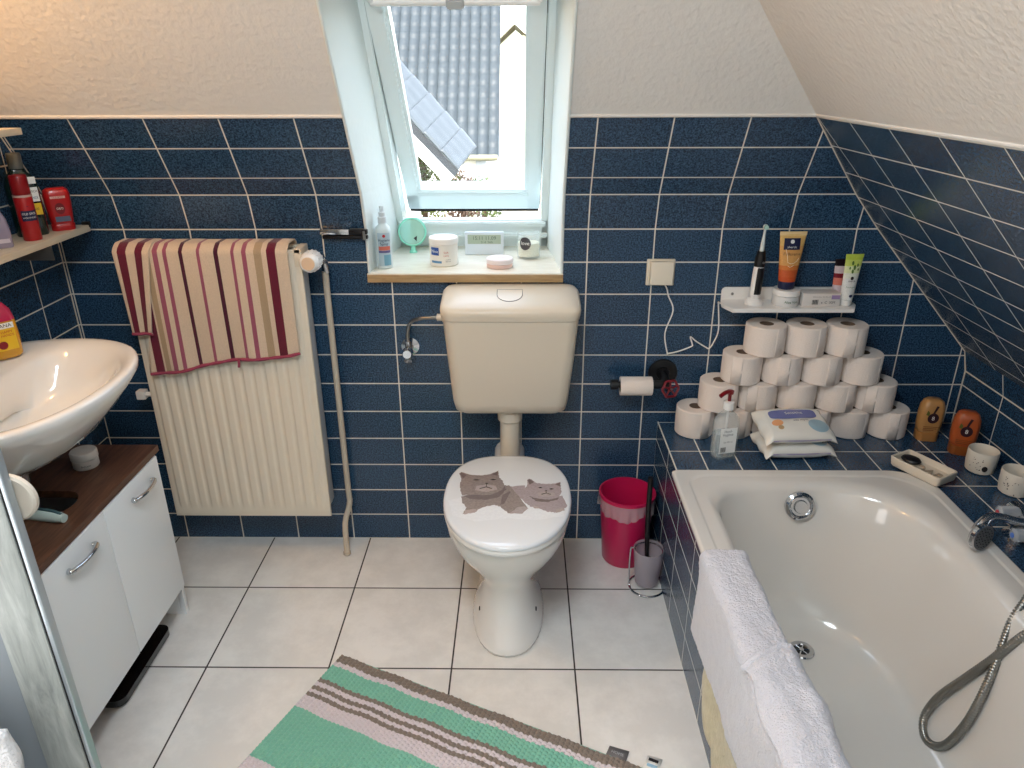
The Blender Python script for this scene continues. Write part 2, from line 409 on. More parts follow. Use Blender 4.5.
# ------------------------------------------------------------------ roof window
N2 = Vector((0, .852, .523)); U2 = Vector((0, -.523, .852)); PB = Vector((0, -.026, 1.185))
FO = .205                                          # how far out the window frame sits
def onf(z, o): # point of the plane at offset o, at height z
    p = PB + N2*o; k = (z-p.z)/U2.z; return p + U2*k
yN = onf(SILL, FO).y
bm = BM()
ZL = [SILL, 1.082, 1.185, WTOP]
for s, xi, xo in ((0, WX0, -.412), (1, WX1, .088)):
    inn = [(xi, yb(z)-.0005, z) for z in ZL]; out = [(xo, onf(z, FO).y, z) for z in ZL]
    for k in range(3): uvquad(bm, [inn[k], out[k], out[k+1], inn[k+1]], [(0, 0)]*4)
uvquad(bm, [(WX0, yb(WTOP), WTOP), (WX1, yb(WTOP), WTOP), (.088, onf(WTOP, FO).y, WTOP), (-.412, onf(WTOP, FO).y, WTOP)], [(0, 0)]*4)
struct('trim_3', bm, WHITE_PAINT)
bm = BM()
for xi in (WX0, WX1):
    tube(bm, [(xi, yb(z)-.002, z) for z in (SILL, 1.082, 1.185, WTOP)], .0045, 8)
struct('trim_4', bm, WHITE_PAINT)
win = bpy.data.objects.new('window_1', None); C.objects.link(win); win['kind'] = 'structure'
def slab(bm, p, q, w0, w1, x0, x1, nrm, bev=.003):
    """box between x0..x1 along the line p->q in the yz plane, w0..w1 along nrm"""
    d = q-p
    vs = []
    for x in (x0, x1):
        for a, w in ((p, w0), (q, w0), (q, w1), (p, w1)):
            v = a + nrm*w; vs.append(bm.verts.new((x, v.y, v.z)))
    for f in ((0, 1, 2, 3), (4, 7, 6, 5), (0, 4, 5, 1), (1, 5, 6, 2), (2, 6, 7, 3), (3, 7, 4, 0)):
        bm.faces.new([vs[i] for i in f])
    es = list({e for v in vs for e in v.link_edges})
    bmesh.ops.bevel(bm, geom=es, offset=bev, segments=2, affect='EDGES')
FT = 1.86
b0 = onf(SILL-.01, FO); b1 = onf(1.052, FO); t1 = onf(FT, FO); t0 = onf(FT-.07, FO)
bm = BM()
slab(bm, b0, b1, 0, .018, -.415, .091, N2)                     # bottom member
slab(bm, t0, onf(WTOP+.01, FO), 0, .075, -.415, .091, N2)
slab(bm, b0, t1, 0, .085, -.415, -.392, N2); slab(bm, b0, t1, 0, .085, .066, .091, N2)
slab(bm, onf(.985, FO-.012), onf(1.000, FO-.012), 0, .02, -.412, .088, N2)   # stepped bead
slab(bm, onf(1.028, FO-.008), onf(1.045, FO-.008), 0, .02, -.405, .081, N2)
obj('window_frame', bm, PVC, win)
SB = Vector((0, .424, 1.066)); SU = Vector((0, -.530, .597)).normalized(); SN = Vector((0, SU.z, -SU.y))
SL = 1.0; sx0, sx1 = -.390, .064
def sp(k): return SB + SU*k
bm = BM()
slab(bm, sp(0), sp(.076), 0, .055, sx0, sx1, SN); slab(bm, sp(SL-.07), sp(SL), 0, .055, sx0, sx1, SN)
slab(bm, sp(0), sp(SL), 0, .055, sx0, sx0+.043, SN); slab(bm, sp(0), sp(SL), 0, .055, sx1-.043, sx1, SN)
obj('sash', bm, PVC, win)
bm = BM()
slab(bm, sp(.074), sp(.090), .006, .05, sx0+.03, sx1-.03, SN)
slab(bm, sp(.07), sp(SL-.06), .012, .05, sx0+.04, sx0+.053, SN); slab(bm, sp(.07), sp(SL-.06), .012, .05, sx1-.053, sx1-.04, SN)
obj('glazing_bead', bm, PVC, win)
bm = BM()
slab(bm, sp(-.016), sp(.002), .004, .055, sx0+.004, sx1-.004, SN, .001)
slab(bm, sp(.002), sp(SL), .018, .05, sx1-.001, sx1+.0025, SN, .0005)
slab(bm, sp(.002), sp(SL), .018, .05, sx0-.0025, sx0+.001, SN, .0005)
obj('gasket', bm, RUBBER, win)
bm = BM(); a = sp(.08)+SN*.034; b = sp(SL-.06)+SN*.034
uvquad(bm, [(sx0+.045, a.y, a.z), (sx1-.045, a.y, a.z), (sx1-.045, b.y, b.z), (sx0+.045, b.y, b.z)], [(0, 0)]*4)
obj('glass_pane', bm, glass_pane_mat(), win)
# roller blind hanging just in front of the pane
BC = sp(.808)-SN*.012
bl = thing('roller_blind', 'white roller blind pulled down at the top of the roof window', 'blind', (-.163, BC.y, BC.z))
bm = BM(); tube(bm, [(-.213, 0, 0), (-.213, -.002, .03), (-.213+.0, 0, .05)], .001, 4) if False else None
pts = [(-.208, .012*1, .0)]
tube(bm, smooth_path([tuple(Vector((-.212, 0, 0))+SU*.045), tuple(Vector((-.212, 0, 0))+SU*.02), (-.204, 0, .003), (-.19, 0, 0), (0, 0, 0), (.19, 0, 0), (.204, 0, .003), tuple(Vector((.212, 0, 0))+SU*.02), tuple(Vector((.212, 0, 0))+SU*.045)], 6), .0078, 12)
obj('bottom_bar', bm, WHITEP, bl)
bm = BM(); slab(bm, SU*.002, SU*.13, .004, .006, -.185, .185, SN, .0004)
obj('blind_fabric', bm, mat('blind_fabric', (238, 240, 240), .8), bl)
bm = BM(); slab(bm, SU*-.012, SU*.016, -.014, .006, -.022, .022, SN, .004)
obj('pull_handle', bm, mat('grey_plastic', (190, 192, 192), .35), bl, label='grey pull handle')
# sill
bm = BM(); prism(bm, [(-.459, -.014), (.125, -.014), (.121, 0), (.09, yN+.02), (-.414, yN+.02), (-.454, 0)], .004)
o = struct('window_sill', bm, SILLWOOD); o.location = (0, 0, SILL-.004)
bm = BM(); box(bm, -.459, .125, -.016, .004, .926, SILL-.004, .0015); struct('trim_5', bm, SILLEDGE)

# ------------------------------------------------------------------ outside
def out_roof(name, w, rise, run, ncol, nrow, m, parent, loc, amp=.035):
    bm = BM()
    def f(u, v):
        c = (u*ncol) % 1; r = (v*nrow) % 1
        h = amp*(abs(sin(PI*c))**.8) + amp*.55*(1-r)
        return (u*w, v*run - h*.75, v*rise + h*.75)
    grid(bm, ncol*8, nrow*6, f)
    return obj(name, bm, m, parent, loc=loc, angle=50)
ROOF = mat('grey_roof_tile', (42, 49, 52), .45, var=8, vscale=3)
PALER = mat('pale_roof_tile', (72, 78, 82), .5, var=8, vscale=4)
CREAM = mat('cream_render', (242, 234, 206), .9)
WRENDER = mat('white_render', (238, 236, 228), .9)
nh = thing('house', 'neighbouring house with a steep grey pantile roof seen through the window', 'house', (0, 16, -3.5))
out_roof('roof', 5.6, 5.4, 4.6, 22, 20, ROOF, nh, (-6.13, -.1, 3.08), .05)
bm = BM(); box(bm, -6.0, -.62, .35, 6.5, 0, 3.2); obj('wall', bm, WRENDER, nh)
bm = BM(); tube(bm, [(-6.2, -.16, 3.1), (-.56, -.16, 3.1)], .07, 10); obj('gutter', bm, mat('pale_gutter', (120, 116, 92), .5), nh)
bm = BM(); box(bm, -1.1, -.86, .2, .34, 0, 3.0, .02); obj('corner_board', bm, mat('grey_board', (176, 182, 190), .6), nh)
yh = thing('house', 'cream gabled house with white verge boards at the right of the window view', 'house', (-.22, 24, -4))
bm = BM(); prism(bm, [(-1.1, 0), (1.6, 0), (1.6, 5.7), (.28, 6.55), (-1.1, 5.6)], 4.0, lambda x, y, z: (x, z, y)); obj('wall', bm, CREAM, yh)
bm = BM()
for a, b in (((-1.5, 5.55), (0.0, 6.85)), ((0.0, 6.85), (1.8, 5.35))):
    d = Vector((b[0]-a[0], b[1]-a[1])).normalized(); nn = Vector((-d.y, d.x))*.14
    prism(bm, [(a[0], a[1]), (b[0], b[1]), (b[0]+nn.x, b[1]+nn.y), (a[0]+nn.x, a[1]+nn.y)], 4.4, lambda x, y, z: (x, z-.3, y))
obj('roof', bm, mat('white_verge', (226, 222, 206), .6), yh)
ln = thing('porch_roof', 'low sloping annex roof with pale tiles and white fascia outside the window', 'roof', (0, 9, 0))
bm = BM()
A, B_, D, E2 = Vector((-2.35, .9, 2.16)), Vector((-.70, .9, .36)), Vector((-.92, 0, .13)), Vector((-2.6, 0, 1.87))
def f(u, v):
    p = A.lerp(B_, u).lerp(E2.lerp(D, u), v); return p + Vector((0, -.01, .03))*(1-((u*7) % 1)) + Vector((0, 0, .012*abs(sin(PI*v*4))))
grid(bm, 84, 16, f); obj('roof_tiles', bm, PALER, ln, angle=40, solid=.03, off=-1)
dirv = (D-E2).normalized(); dn = Vector((-dirv.z, 0, dirv.x))*-1 if False else Vector((dirv.z, 0, -dirv.x))
for nm, o0, o1, yy0, yy1, mm in (('gutter', .00, .10, .02, .10, mat('dark_grey_metal', (34, 38, 42), .5)), ('fascia', .10, .26, -.04, .1, mat('white_fascia', (200, 200, 196), .5))):
    bm = BM()
    q = [E2+dn*o0, D+dn*o0, D+dn*o1, E2+dn*o1]
    prism(bm, [(p.x, p.z) for p in q], yy1-yy0, lambda x, y, z, yy0=yy0: (x, z+yy0, y)); obj(nm, bm, mm, ln)
bm = BM(); box(bm, -2.9, -1.62, .12, .8, -3.5, .3); obj('wall', bm, WRENDER, ln)
def bush(name, label, loc, r, n, rgb, seed):
    rd = random.Random(seed); bm = BM()
    for k in range(n):
        d = Vector((rd.gauss(0, 1), rd.gauss(0, 1), rd.gauss(0, 1))).normalized()
        p = Vector((d.x*r[0], d.y*r[1], d.z*r[2]))*(rd.random()**.35)
        s = .042*rd.uniform(.6, 1.3)
        q = Quaternion((rd.gauss(0, 1), rd.gauss(0, 1), rd.gauss(0, 1), rd.gauss(0, 1))).normalized()
        bm.faces.new([bm.verts.new(p+q @ Vector(c)*s) for c in ((-.8, 0, 0), (0, -.45, .1), (.9, 0, 0), (0, .45, .1))])
    t = thing(name, label, 'bush', loc)
    obj('foliage', bm, mat('leaf_'+str(seed), rgb, .6, var=14, vscale=2), t, angle=0)
    bm = BM(); tube(bm, [(0, 0, -r[2]-.3), (.03, 0, 0), (0, 0, r[2]*.5)], .05, 6); obj('stem', bm, mat('bark', (90, 70, 52), .9), t)
bush('garden_bush', 'yellow green bush below the annex roof outside', (-1.62, 10.2, -.15), (.62, .35, .75), 2600, (84, 92, 34), 3)
bush('garden_bush', 'reddish bush low in the window view beside the annex wall', (-1.08, 11.3, -.75), (.34, .3, .62), 1500, (96, 74, 58), 4)
bush('garden_bush', 'green bush under the gutter of the grey roofed house', (-.78, 13.0, -1.05), (.42, .35, .62), 1500, (78, 92, 48), 5)
bm = BM(); box(bm, -30, 30, 5.5, 60, -3.6, -3.5); o = struct('ground', bm, mat('grass_ground', (82, 80, 60), .95, var=12, vscale=.5))

# ------------------------------------------------------------------ bathtub and its tiled surround
LZ = .457
def ring_of(fn, n, z): return [(*fn(2*PI*k/n), z) for k in range(n)]
bm = BM()
def lq(x0, x1, y0, y1): # tile pitch: .0984 along x, .195 along y
    uvquad(bm, [(x0, y1, LZ), (x1, y1, LZ), (x1, y0, LZ), (x0, y0, LZ)], [((y1+.2)/TW, (x0-.536)/TH), ((y1+.2)/TW, (x1-.536)/TH), ((y0+.2)/TW, (x1-.536)/TH), ((y0+.2)/TW, (x0-.536)/TH)])
TX0, TX1, TY0, TY1 = .427, 1.135, -.325, -2.03
lq(.445, XR, -.36, 0); lq(1.02, XR, -.50, -.36); lq(1.10, XR, TY1-.05, -.50)
for p, q, su in (((.445, 0), (.445, TY1-.05), 1), ((.445, TY1-.05), (XR, TY1-.05), 0)):
    U = lambda pt: (pt[1] if su else pt[0])/TW
    uvquad(bm, [(*p, 0), (*q, 0), (*q, LZ), (*p, LZ)], [(U(p), 0), (U(q), 0), (U(q), LZ/TH), (U(p), LZ/TH)])
tube(bm, [(.446, 0, LZ-.001), (.446, TY0-.01, LZ-.001)], .0022, 6)
o = struct('bath_surround', bm, BLUE, recalc=False)
# the tub: rings of equal point count from the outer lip to the bottom
def tub_ring(x0, x1, y0, y1, rbl, rbr, rf, z, k=8):
    """y1 is the wall side; radii: back left, back right, front"""
    out = []
    for cx, cy, r, a0 in ((x1-rbr, y1-rbr, rbr, 0), (x0+rbl, y1-rbl, rbl, PI/2), (x0+rf, y0+rf, rf, PI), (x1-rf, y0+rf, rf, 1.5*PI)):
        for i in range(k+1):
            a = a0 + PI/2*i/k; out.append((cx+r*cos(a), cy+r*sin(a), z))
    return out
tub = thing('bathtub', 'white enamelled bathtub set into the blue tiled surround', 'bathtub', (.78, -1.18, .0))
RZ = .468
R = [tub_ring(TX0+.004, TX1-.004, TY1, TY0-.004, .012, .10, .03, RZ-.022), tub_ring(TX0, TX1, TY1, TY0, .014, .10, .03, RZ-.014),
     tub_ring(TX0, TX1, TY1, TY0, .014, .10, .03, RZ-.004), tub_ring(TX0+.005, TX1-.005, TY1+.005, TY0-.005, .014, .10, .03, RZ),
     tub_ring(TX0+.0075, TX1-.0075, TY1+.0075, TY0-.0075, .014, .10, .03, RZ), tub_ring(.4595, 1.1075, TY1+.0325, -.3535, .055, .12, .06, RZ), tub_ring(.462, 1.105, TY1+.035, -.356, .055, .12, .06, RZ-.0004), tub_ring(.465, 1.102, TY1+.038, -.359, .055, .12, .06, RZ-.0028),
     tub_ring(.469, 1.098, TY1+.042, -.363, .055, .12, .06, RZ-.0028),
     tub_ring(.4715, 1.0955, TY1+.0445, -.3655, .056, .12, .062, RZ-.0028), tub_ring(.493, 1.067, TY1+.074, -.381, .095, .19, .11, RZ-.0032), tub_ring(.498, 1.062, TY1+.08, -.385, .10, .20, .12, RZ-.0042), tub_ring(.511, 1.047, TY1+.10, -.396, .13, .22, .14, RZ-.010), tub_ring(.519, 1.036, TY1+.11, -.404, .14, .23, .15, RZ-.026),
     tub_ring(.528, 1.022, TY1+.14, -.416, .15, .23, .17, .38), tub_ring(.545, 1.000, TY1+.20, -.440, .16, .23, .18, .28),
     tub_ring(.562, .975, TY1+.27, -.468, .16, .22, .18, .17), tub_ring(.580, .950, TY1+.33, -.495, .15, .20, .17, .105),
     tub_ring(.612, .918, TY1+.38, -.530, .13, .17, .15, .078), tub_ring(.66, .87, TY1+.45, -.585, .10, .10, .10, .070), tub_ring(.72, .81, TY1+.6, -.66, .04, .04, .04, .068)]
bm = BM(); loft(bm, [[(x-.78, y+1.18, z) for x, y, z in r] for r in R], cap0=False)
bmesh.ops.recalc_face_normals(bm, faces=bm.faces)
obj('tub_shell', bm, ENAMEL, tub, angle=60)
bm = BM(); lathe(bm, [(0, .010), (.026, .010), (.030, .006), (.034, .012), (.040, .008), (.041, 0), (.0, 0)], 36)
o = obj('overflow_cover', bm, CHROME, tub, loc=(.766-.78, -.417+1.18, .406)); o.rotation_euler = (math.radians(74), 0, 0)
bm = BM(); lathe(bm, [(0, .015), (.017, .015), (.019, .011), (.0, .011)], 28)
k = obj('overflow_knob', bm, CHROME, o)
dr = obj('drain_ring', lathe(BM(), [(.018, 0), (.021, .004), (.031, .004), (.034, 0)], 36), CHROME, tub, loc=(.757-.78, -.605+1.18, .0705))
bm = BM(); lathe(bm, [(0, .0), (.021, .0)], 28); obj('drain_hole', bm, BLACK, dr, loc=(0, 0, .0012))
bm = BM()
for q in range(6): box(bm, -.0022, .0022, .006, .020, .001, .003)
bm.free(); bm = BM()
for q in range(6):
    a = q*PI/3; tube(bm, [(.004*cos(a), .004*sin(a), .002), (.02*cos(a), .02*sin(a), .002)], .0018, 6)
lathe(bm, [(0, .004), (.006, .004), (.006, .001)], 16)
obj('drain_grate', bm, CHROME, dr)

# ------------------------------------------------------------------ toilet
CX = -.037
def oval(yf, yb_, hw, z, n=40, p=2.25, cx=CX, backflat=0):
    """plan oval: yf front, yb_ back, half width hw; widest toward the back third"""
    cy = yb_ + (yf-yb_)*.47; out = []
    for k in range(n):
        a = 2*PI*k/n; c, s = cos(a), sin(a)
        e = 2/p
        x = hw*abs(c)**e*(1 if c >= 0 else -1); ly = (yf-cy) if s < 0 else (yb_-cy)
        e2 = 2/p if s < 0 else 2/(p+backflat)
        x = hw*abs(c)**(e2)*(1 if c >= 0 else -1)
        y = cy + abs(s)**(2/p if s < 0 else 2/(p+backflat*.4))*abs(ly)*(1 if s >= 0 else -1)
        out.append((x+cx, y, z))
    return out
toi = thing('toilet', 'white floor standing toilet with a cat picture on its closed lid', 'toilet', (CX, -.36, 0))
def tl(rs): return [[(x-CX, y+.36, z) for x, y, z in r] for r in rs]
bm = BM()
loft(bm, tl([oval(-.578, -.17, .110, 0), oval(-.576, -.17, .109, .010), oval(-.550, -.17, .097, .05), oval(-.526, -.17, .085, .10), oval(-.515, -.17, .081, .15), oval(-.515, -.165, .088, .19),
             oval(-.535, -.16, .112, .23), oval(-.565, -.155, .142, .27), oval(-.595, -.155, .160, .31), oval(-.617, -.155, .170, .35), oval(-.625, -.155, .174, .375), oval(-.628, -.155, .175, .388), oval(-.625, -.158, .172, .394)]))
o = obj('bowl', bm, CERAM, toi, angle=60, sub=1)
bm = BM(); tube(bm, [(0, .20, .33), (0, .30, .34), (0, .36, .345)], .05, 20); obj('outlet_spigot', bm, CERAM, toi)
def lidring(off, z):
    pts = []
    for x, y, _ in oval(-.642, -.168, .177, 0, 64, 2.1, CX, .75): pts.append((x, y))
    cx, cy = CX, -.41
    return [(cx+(x-cx)*(1-off/.177), cy+(y-cy)*(1-off/.24), z) for x, y in pts]
bm = BM(); loft(bm, tl([lidring(.006, .395), lidring(.001, .398), lidring(.0, .405), lidring(.003, .410)])); obj('seat', bm, WHITEP, toi, angle=50)
bm = BM(); loft(bm, tl([lidring(.004, .4105), lidring(.0, .413), lidring(-.0005, .419), lidring(.003, .4235), lidring(.010, .4248), lidring(.06, .4255)])); 
lid = obj('lid', bm, mat('glossy_lid', (232, 236, 240), .06, coat=.8), toi, angle=50)
def flid(p, z): return (p[0]-CX, p[1]+.36, z)
FUR = mat('cat_fur_print', (142, 130, 128), .12, coat=.8, var=26, vscale=160)
FUR2 = mat('pale_cat_fur_print', (166, 154, 158), .12, coat=.8, var=22, vscale=160)
FURD = mat('dark_fur_print', (112, 100, 100), .12, coat=.8, var=14, vscale=140)
SNOW = mat('white_rug_print', (238, 242, 248), .10, coat=.8, var=10, vscale=120)
cat1_head=[(-.18,-.283),(-.174,-.275),(-.146,-.291),(-.116,-.294),(-.089,-.287),(-.065,-.266),(-.063,-.302),(-.051,-.325),(-.046,-.353),(-.064,-.385),(-.092,-.398),(-.134,-.398),(-.162,-.403),(-.17,-.376),(-.173,-.34),(-.171,-.317)]
cat1_body=[(-.164,-.407),(-.135,-.394),(-.09,-.389),(-.051,-.348),(-.032,-.348),(-.007,-.402),(.018,-.462),(.002,-.488),(-.034,-.49),(-.053,-.462),(-.071,-.45),(-.103,-.462),(-.125,-.483),(-.155,-.495),(-.146,-.463),(-.16,-.438)]
cat2_head=[(.018,-.32),(.024,-.311),(.031,-.315),(.043,-.334),(.069,-.34),(.096,-.338),(.113,-.329),(.114,-.352),(.114,-.384),(.105,-.41),(.076,-.421),(.044,-.415),(.018,-.402),(.012,-.366),(.019,-.343)]
cat2_body=[(-.032,-.353),(.012,-.348),(.018,-.397),(.049,-.41),(.086,-.414),(.115,-.401),(.126,-.452),(.115,-.477),(.09,-.486),(.07,-.482),(.048,-.465),(.025,-.457),(.011,-.436),(-.017,-.384)]
def fuzz(poly, seed, amp=.0028, per=5):
    rd = random.Random(seed); out = []
    for i, p in enumerate(poly):
        q = poly[(i+1) % len(poly)]; d = Vector((q[0]-p[0], q[1]-p[1])); nn = Vector((d.y, -d.x)).normalized() if d.length else Vector((0, 0))
        for k in range(per):
            t = k/per; w = rd.uniform(-.4, 1)*amp*(1 if k % 2 else -.3); out.append((p[0]+d.x*t+nn.x*w, p[1]+d.y*t+nn.y*w))
    return out
pr = bpy.data.objects.new('cat_print', None); C.objects.link(pr); pr.parent = lid
def pp(name, polys, m, z):
    bm = BM()
    for q in polys: poly_patch(bm, q, lambda x, y: flid((x, y), z))
    return obj(name, bm, m, lid, angle=0)
bpy.data.objects.remove(pr)
pp('rug_print', [fuzz([(-.20, -.43), (-.15, -.40), (-.05, -.40), (.02, -.41), (.10, -.40), (.128, -.43), (.115, -.50), (.05, -.52), (-.04, -.515), (-.12, -.53), (-.18, -.50)], 9, .004, 6)], SNOW, .4258)
pp('cat_body_print', [fuzz(cat2_body, 2), ], FUR2, .4260); pp('cat_body_print', [fuzz(cat1_body, 1)], FUR, .4262)
pp('cat_head_print', [fuzz(cat2_head, 4, .002)], FUR2, .4264); pp('cat_head_print', [fuzz(cat1_head, 3, .002)], FUR, .4266)
for q in ([(-.178, -.282), (-.174, -.278), (-.157, -.292), (-.166, -.313)], [(-.067, -.270), (-.068, -.296), (-.084, -.288)], [(.02, -.319), (.026, -.314), (.038, -.331), (.025, -.345)], [(.112, -.332), (.111, -.354), (.098, -.343)]): pp('ear_print', [q], FURD, .4268)
FURL = mat('light_fur_print', (176, 164, 162), .12, coat=.8, var=18, vscale=170)
for k, q in enumerate(([(-.125, -.352), (-.097, -.344), (-.070, -.352), (-.066, -.372), (-.095, -.386), (-.128, -.376)], [(.048, -.388), (.071, -.381), (.094, -.388), (.096, -.402), (.072, -.412), (.048, -.402)])): pp('muzzle_print', [fuzz(q, 20+k, .002)], FURL, .42675)
for k, q in enumerate(([(-.150, -.478), (-.128, -.470), (-.112, -.474), (-.122, -.488), (-.150, -.497)], [(-.010, -.462), (.010, -.456), (.020, -.466), (.004, -.492), (-.030, -.492)], [(.092, -.470), (.112, -.464), (.118, -.476), (.094, -.488)], [(.030, -.452), (.046, -.456), (.052, -.468), (.036, -.466)])): pp('paw_print', [fuzz(q, 30+k, .002)], FURL, .4264)
for k, q in enumerate(([(-.160, -.404), (-.130, -.400), (-.085, -.400), (-.055, -.376), (-.046, -.352), (-.040, -.372), (-.062, -.412), (-.100, -.426), (-.140, -.420)], [(.022, -.404), (.046, -.417), (.078, -.423), (.108, -.410), (.100, -.424), (.072, -.436), (.040, -.430)], [(-.050, -.400), (-.030, -.380), (-.028, -.384), (-.046, -.446), (-.056, -.450)])): pp('shade_fur_print', [fuzz(q, 40+k, .0022)], FURD, .4263)
EYES = [[(-.139, -.320), (-.128, -.3165), (-.116, -.3205), (-.128, -.3235)], [(-.09, -.318), (-.079, -.3145), (-.069, -.3185), (-.079, -.3215)], [(.048, -.362), (.055, -.3585), (.062, -.362), (.055, -.3645)], [(.079, -.3685), (.086, -.365), (.094, -.368), (.086, -.371)],
                 [(-.102, -.338), (-.097, -.336), (-.092, -.338), (-.097, -.344)], [(.067, -.377), (.071, -.3755), (.075, -.377), (.071, -.381)],
                 [(-.098, -.344), (-.096, -.344), (-.096, -.356), (-.080, -.366), (-.082, -.369), (-.097, -.360), (-.115, -.369), (-.117, -.366), (-.098, -.356)],
                 [(.070, -.381), (.072, -.381), (.072, -.389), (.084, -.395), (.083, -.398), (.071, -.392), (.058, -.398), (.057, -.395), (.070, -.389)]]
for k, q in enumerate(EYES): pp('eye_print' if k < 4 else ('nose_print' if k < 6 else 'mouth_print'), [q], mat('dark_feature_print', (70, 58, 60), .15, coat=.8), .4270)
for x in (-.078, .064):
    bm = BM(); lathe(bm, [(0, .016), (.012, .016), (.016, .01), (.016, 0)], 20); obj('hinge_cap', bm, WHITEP, toi, loc=(x-CX+ (0), -.150+.36-.03, .409)) if False else bm.free()
for sx in (-1, 1):
    bm = BM(); lathe(bm, [(0, .004), (.006, .003), (.007, 0)], 14, axis='x')
    o = obj('fixing_bolt', bm, BLACK, toi, loc=(sx*.0805, -.085, .070), label='small black fixing bolt'); 
    if sx < 0: o.rotation_euler = (0, 0, PI)

# cistern
ci = thing('cistern', 'ivory plastic cistern on the blue wall above the toilet', 'cistern', (-.031, 0, .572))
def cr_(z, x0, x1, yf, r, zf=None): return [(x+.031, y, zz-.572) for x, y, zz in rrect(x0, x1, yf, -.004, r, zf or z, 6)]
bm = BM(); loft(bm, [cr_(.546, -.175, .112, -.120, .02), cr_(.549, -.186, .122, -.132, .028), cr_(.560, -.199, .136, -.146, .034), cr_(.59, -.205, .142, -.156, .036), cr_(.72, -.216, .156, -.162, .036), cr_(.852, -.226, .166, -.168, .036)])
obj('tank', bm, IVORY, ci, angle=50)
LF = lambda z0, k: (lambda x, y: z0 + k*((y+.17)/.166))
bm = BM(); loft(bm, [cr_(.8535, -.228, .168, -.170, .036), cr_(.868, -.2315, .171, -.1725, .036), cr_(.878, -.2325, .172, -.172, .036), cr_(.9, -.2315, .171, -.168, .036, LF(.884, .028)), cr_(.9, -.224, .163, -.156, .03, LF(.8905, .028)), cr_(.9, -.19, .13, -.13, .02, LF(.8925, .028))])
cl = obj('cistern_lid', bm, IVORY, ci, angle=50)
fb = [(-.037, .036)] + [(.037*cos(PI+PI*k/12), .004+.044*sin(PI+PI*k/12)) for k in range(13)] + [(.037, .036)]
lz = lambda y: .8925-.572+.028*((y+.17)/.166)
bm = BM()
base = -.085
P0 = [(x-.002, y+base, lz(y+base)+.0006) for x, y in fb]; P1 = [(x-.002, y+base, lz(y+base)+.0012) for x, y in fb]
tube(bm, P0+[P0[0]], .0011, 6, cap=False)
obj('button_gap', bm, mat('seam_shadow_grey', (96, 94, 92), .8), cl)
bm = BM(); f1 = bm.faces.new([bm.verts.new(p) for p in P1]); obj('flush_button', bm, IVORY, cl)
bm = BM(); lathe(bm, [(.031, 0), (.031, .15)], 24); lathe(bm, [(.030, .15), (.038, .155), (.038, .185), (.034, .19), (.034, .192)], 24)
fp = thing('flush_pipe', 'ivory plastic flush pipe between cistern and toilet', 'pipe', (-.034, -.09, .357))
obj('pipe_tube', bm, IVORY, fp)
sv = thing('water_valve', 'chrome angle valve with a bent supply pipe left of the cistern', 'valve', (-.345, 0, .719))
bm = BM(); lathe(bm, [(0, -.004), (.026, -.004), (.028, 0), (.010, .004)], 28, axis='y')
for v in bm.verts: v.co.y = -v.co.y - .004
obj('rosette', bm, CHROME, sv)
bm = BM(); tube(bm, [(0, 0, 0), (0, -.05, 0)], .011, 16); tube(bm, [(0, -.038, -.006), (0, -.038, .03)], .010, 16); lathe(bm, [(0, -.078), (.013, -.078), (.017, -.07), (.017, -.055), (.012, -.05), (0, -.05)], 10, axis='y')
obj('valve_body', bm, CHROME, sv)
bm = BM(); tube(bm, [(0, -.05, -.012), (0, -.066, -.026)], .013, 10); obj('valve_knob', bm, CHROME, sv)
bm = BM(); tube(bm, smooth_path([(0, -.038, .02), (0, -.04, .055), (.012, -.05, .092), (.045, -.07, .112), (.085, -.08, .118), (.118, -.08, .120)], 8), .0055, 10); obj('supply_pipe', bm, STEEL, sv)
bm = BM(); lathe(bm, [(.0055, .095), (.011, .097), (.011, .112), (.014, .113), (.014, .124)], 12, axis='x', c=(0, -.08, .119)); obj('union_nut', bm, IVORY, sv)

# ------------------------------------------------------------------ radiator
ra = thing('radiator', 'tall cream panel radiator on the back wall left of the window', 'radiator', (-.883, -.07, .158))
RX0, RX1, RH = -.255, .258, .888
bm = BM(); NC = 14
pitch = (RX1-RX0-.03)/NC
def fr(u, v):
    x = RX0+u*(RX1-RX0); z = v*RH
    c = ((x-RX0-.015)/pitch) % 1
    inside = RX0+.018 < x < RX1-.018
    d = 0
    if inside:
        t = abs(c-.5)*2                       # 1 at the groove between two ribs
        d = .0045*max(0, min(1, (t-.50)/.3))
        e = min(1, max(0, (z-.035)/.02))*min(1, max(0, (RH-.035-z)/.02)); d = (.0045-d)*e
    edge = max(0, 1-min(x-RX0, RX1-x)/.006)*.004 + max(0, 1-min(z, RH-z)/.008)*.004
    return (x, -.034-d*.9+edge*.6, z)
grid(bm, 224, 70, fr)
obj('front_panel', bm, RADM, ra, angle=60)
bm = BM(); box(bm, RX0, RX1, -.0335, -.022, .0, RH, .002); box(bm, RX0+.004, RX1-.012, .03, .042, .01, RH-.01, .003)
obj('water_panel', bm, RADM, ra)
bm = BM(); box(bm, RX1-.012, RX1-.004, -.028, .036, .03, RH-.012, .001); obj('side_cover', bm, RADS, ra)
bm = BM(); box(bm, RX0+.004, RX0+.012, -.028, .036, .03, RH-.012, .001); obj('side_cover', bm, RADS, ra)
bm = BM()
for k in range(30):
    x = RX0+.02+k*(RX1-RX0-.04)/29; box(bm, x-.0025, x+.0025, -.022, .03, RH-.016, RH-.008)
box(bm, RX0, RX1+.002, -.036, -.022, RH-.012, RH, .002); box(bm, RX0, RX1+.002, .028, .042, RH-.012, RH, .002)
box(bm, RX1-.02, RX1+.003, -.036, .042, RH-.05, RH+.002, .004)
obj('top_grille', bm, IVORY, ra)
